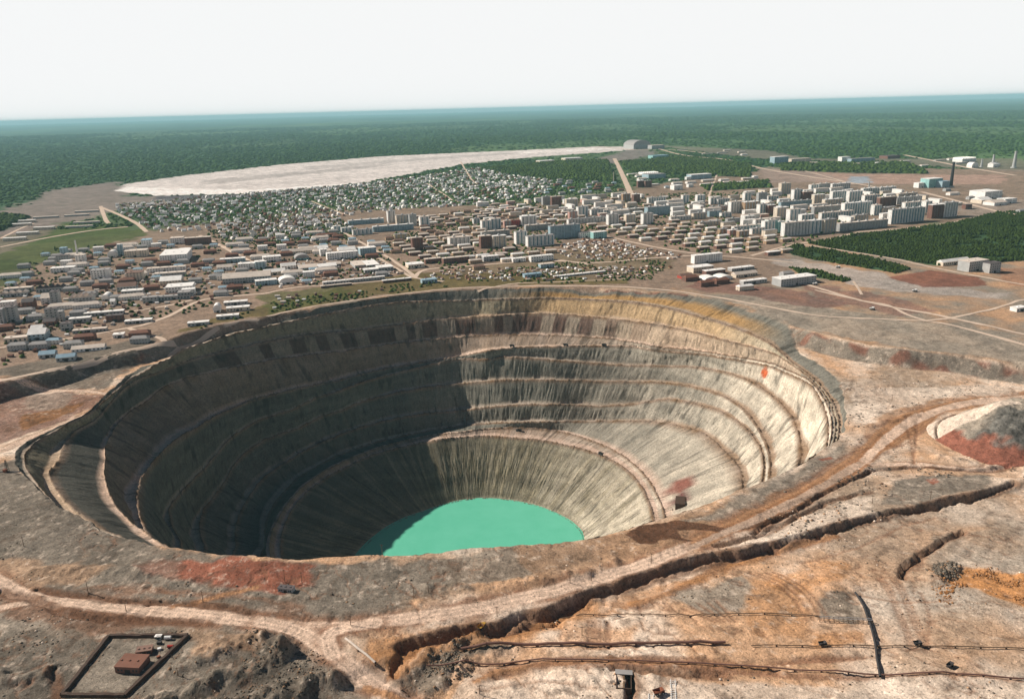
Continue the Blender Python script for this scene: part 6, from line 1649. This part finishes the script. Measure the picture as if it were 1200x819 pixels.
# the spoil heap at the right edge
def spoil():
    c = near(1186, 520); cx, cy = c[0] + 16, c[1] + 16
    Rr, Hh = 86.0, 40.0
    nr, na = 70, 220
    r = np.linspace(0, 1, nr)[:, None]; a = np.linspace(0, 2 * math.pi, na, endpoint=False)[None, :]
    rad = Rr * r * (1 + .10 * np.sin(2 * a + .6) + .05 * np.sin(5 * a))
    X = cx + rad * np.cos(a); Y = cy + rad * np.sin(a) * .95
    top = np.clip((1 - r * 1.0), 0, 1)
    Z = Hh * np.minimum(top * 1.25, .86 + .1 * (1 - r)) * (1 + .0 * a)
    Z = Z + 2.2 * fbm(X.ravel(), Y.ravel(), 9, 4, 410).reshape(X.shape) * np.sin(np.pi * np.clip(r * 1.02, 0, 1)) + .9 * np.abs(fbm(X.ravel(), Y.ravel(), 3, 2, 415)).reshape(X.shape) * top
    base = height(X, Y); Z = Z + base * sstep(.6, 1, r) + (c[2]) * (1 - sstep(.6, 1, r)) - .6 * (r > .995)
    ang = np.degrees(np.arctan2(Y - cy, X - cx)); n1 = fbm(X.ravel(), Y.ravel(), 14, 3, 420).reshape(X.shape); n2 = fbm(X.ravel(), Y.ravel(), 3.5, 3, 421).reshape(X.shape)
    col = np.empty(X.shape + (3,)); col[:] = GREY * 1.9
    pale = sstep(-165, -150, -np.abs(ang))          # the left flank is pale sandy gravel
    lf = (sstep(95, 120, ang))[..., None]
    col = col * (1 - lf) + lf * PALE * .85
    rub = (sstep(-178, -158, ang + 10 * n1) * sstep(5, -20, ang) * sstep(.12, .25, r + .15 * n1) * sstep(.86, .72, r + .2 * n1))[..., None]
    col = col * (1 - rub) + rub * (np.array([.13, .12, .105]) * (1 + .6 * n2[..., None]))
    red = (np.maximum(sstep(-181, -180.5, ang), 0) * sstep(-55, -90, ang) * sstep(.66, .76, r + .12 * n1))[..., None]
    col = col * (1 - red) + red * np.array([.27, .105, .07]) * (1 + .3 * n2[..., None])
    me = grid_mesh('spoil_heap', np.stack([X, Y, Z], -1), np.clip(col, .01, .9), wrap=True, flip=True)
    o = link('spoil_heap', me, GROUND_M); tag(o, 'big flat topped spoil heap with dark rubble and a red foot at the right edge', 'spoil heap')
    return cx, cy
SPX = spoil()

# the dark portal of the ore tunnel low on the right wall
def portal():
    q = pit_point(797, 590); d = PC - q[:2]; a = math.atan2(d[1], d[0])
    root = empty('tunnel_portal', (q[0], q[1], q[2] - 6.5), a + math.pi / 2); tag(root, 'dark square tunnel portal in the red stained rock low on the right pit wall', 'tunnel portal')
    for i, bx in enumerate(((-11, -9, -6, 7, 0, 10), (9, 11, -6, 7, 0, 10), (-11.4, 11.4, -6.4, 7, 10.01, 12))):
        m_ = MB(); m_.box(*bx, True); m_.build('frame', M('earth_dark'), root)
    m_ = MB(); m_.box(-9, 9, 3, 6.5, .2, 10, True); m_.build('back_wall', M('rubber'), root)
    m_ = MB(); m_.box(-9, 9, -10, 3, -1.5, .19, True); m_.build('floor', M('earth_dark'), root)
portal()

# loose rock
def rocks():
    pts = []
    def add(n, px0, px1, py0, py1, s0, s1, clump, cols, seed):
        x = RNG.uniform(px0, px1, n); y = RNG.uniform(py0, py1, n)
        if n in (5000, 2600, 1400, 2500, 2000) and px1 - px0 < 250:
            e_ = ((x - (px0 + px1) / 2) / ((px1 - px0) / 2)) ** 2 + ((y - (py0 + py1) / 2) / ((py1 - py0) / 2)) ** 2
            k_ = e_ < RNG.uniform(.3, 1, n); x = x[k_]; y = y[k_]
        Q = np.array([unp(a, b, 0)[:2] for a, b in zip(x, y)])
        f = fbm(Q[:, 0], Q[:, 1], 22, 3, seed); k = f > clump; Q = Q[k]
        s = s0 + (s1 - s0) * RNG.uniform(0, 1, len(Q)) ** 3
        pts.append((Q, s, np.array(cols)[RNG.integers(0, len(cols), len(Q))]))
    dk = [GREY * .7, GREY * .5, GREY * 1.2, TAN * .5]; lt = [PALE, TAN * .8, GREY * 1.4, GREY * .8]
    add(5000, -20, 420, 560, 830, .3, 1.4, .3, dk + lt, 501)
    add(5000, 430, 1220, 600, 830, .3, 1.3, .35, lt + dk, 502)
    add(2600, 450, 590, 738, 800, .4, 1.8, -.1, dk, 503)
    add(5000, 1090, 1225, 662, 712, .4, 1.5, .0, [ORANGE * .8, ORANGE * .4, ORANGE * .6, TAN * .7], 504)
    add(3000, 990, 1210, 440, 560, .4, 1.8, .15, lt + dk, 505)
    add(1400, 1085, 1130, 655, 678, .5, 2.2, -.2, dk, 506)
    add(1800, 200, 400, 740, 825, .3, 1.5, 0, dk, 507)
    add(2000, 880, 1060, 540, 640, .4, 2.0, .1, dk + lt, 508)
    Q = np.vstack([p[0] for p in pts]); s = np.concatenate([p[1] for p in pts]); c = np.vstack([p[2] for p in pts])
    keep = np.hypot(Q[:, 0] - PC[0], Q[:, 1] - PC[1]) > np.interp(np.arctan2(Q[:, 1] - PC[1], Q[:, 0] - PC[0]) % (2 * math.pi), _thu, RK[0]) + 2
    for P, w in ROADS: keep &= seg_dist(Q[:, 0], Q[:, 1], P, w * 2)[0] > w
    Q, s, c = Q[keep], s[keep], c[keep]; n = len(Q)
    z = height(Q[:, 0], Q[:, 1])
    # rubble lying on the spoil heap's dark flank is part of the heap itself
    B = np.array([(1, 0, 0), (0, 1, 0), (-1, 0, 0), (0, -1, 0), (0, 0, .75), (0, 0, -.4)], float)
    V = B[None] * (s[:, None, None] * RNG.uniform(.6, 1.25, (n, 6, 3)))
    a = RNG.uniform(0, 6.28, n); ca_, sa_ = np.cos(a)[:, None], np.sin(a)[:, None]
    V = np.stack([V[..., 0] * ca_ - V[..., 1] * sa_ + Q[:, None, 0], V[..., 0] * sa_ + V[..., 1] * ca_ + Q[:, None, 1], V[..., 2] + z[:, None]], -1)
    Fq = np.array([(0, 1, 4), (1, 2, 4), (2, 3, 4), (3, 0, 4), (1, 0, 5), (2, 1, 5), (3, 2, 5), (0, 3, 5)])
    T = (np.arange(n)[:, None, None] * 6 + Fq[None]).reshape(-1)
    me = bpy.data.meshes.new('loose_rocks'); me.vertices.add(n * 6); me.vertices.foreach_set('co', V.reshape(-1).astype(np.float32))
    me.loops.add(len(T)); me.loops.foreach_set('vertex_index', T.astype(np.int32)); me.polygons.add(len(T) // 3); me.polygons.foreach_set('loop_start', (np.arange(len(T) // 3) * 3).astype(np.int32)); me.update(calc_edges=True)
    ca = me.color_attributes.new('Col', 'FLOAT_COLOR', 'POINT'); cc = np.ones((n, 6, 4), np.float32); cc[:, :, :3] = (c * RNG.uniform(.7, 1.3, (n, 1)))[:, None, :]
    ca.data.foreach_set('color', cc.reshape(-1))
    o = link('loose_rocks', me, FOL); tag(o, 'loose rocks and rubble strewn over the bare ground in front of the pit', 'rocks', None, 'stuff'); print('rocks', n)
rocks()
tot = 0
for o in bpy.data.objects:
    if o.type == 'MESH': tot += sum(max(0, 1) for _ in ()) if False else 0
print('tris about', sum(len(m_.loops) - 2 * len(m_.polygons) for m_ in bpy.data.meshes))
# ------------------------------------------------------------------ air
def build_haze():
    bpy_me = bpy.data.meshes.new('haze')
    x0, x1, y0, y1, z0, z1 = -93000, 93000, -93000, 93000, -300.0, 400.0
    v = [(x, y, z) for z in (z0, z1) for y in (y0, y1) for x in (x0, x1)]
    f = [(0, 2, 3, 1), (4, 5, 7, 6), (0, 1, 5, 4), (2, 6, 7, 3), (0, 4, 6, 2), (1, 3, 7, 5)]
    bpy_me.from_pydata(v, [], f)
    mt = bpy.data.materials.new('haze_air'); mt.use_nodes = True
    nt = mt.node_tree; nt.nodes.clear()
    o = nt.nodes.new('ShaderNodeOutputMaterial'); p = nt.nodes.new('ShaderNodeVolumePrincipled')
    p.inputs['Color'].default_value = (.50, .90, 1.0, 1)
    p.inputs['Density'].default_value = HAZE_D
    p.inputs['Anisotropy'].default_value = 0.0
    nt.links.new(p.outputs[0], o.inputs['Volume'])
    ob = link('haze', bpy_me, mt)
    ob['kind'] = 'stuff'
HAZE_D = 0.00003
build_haze()
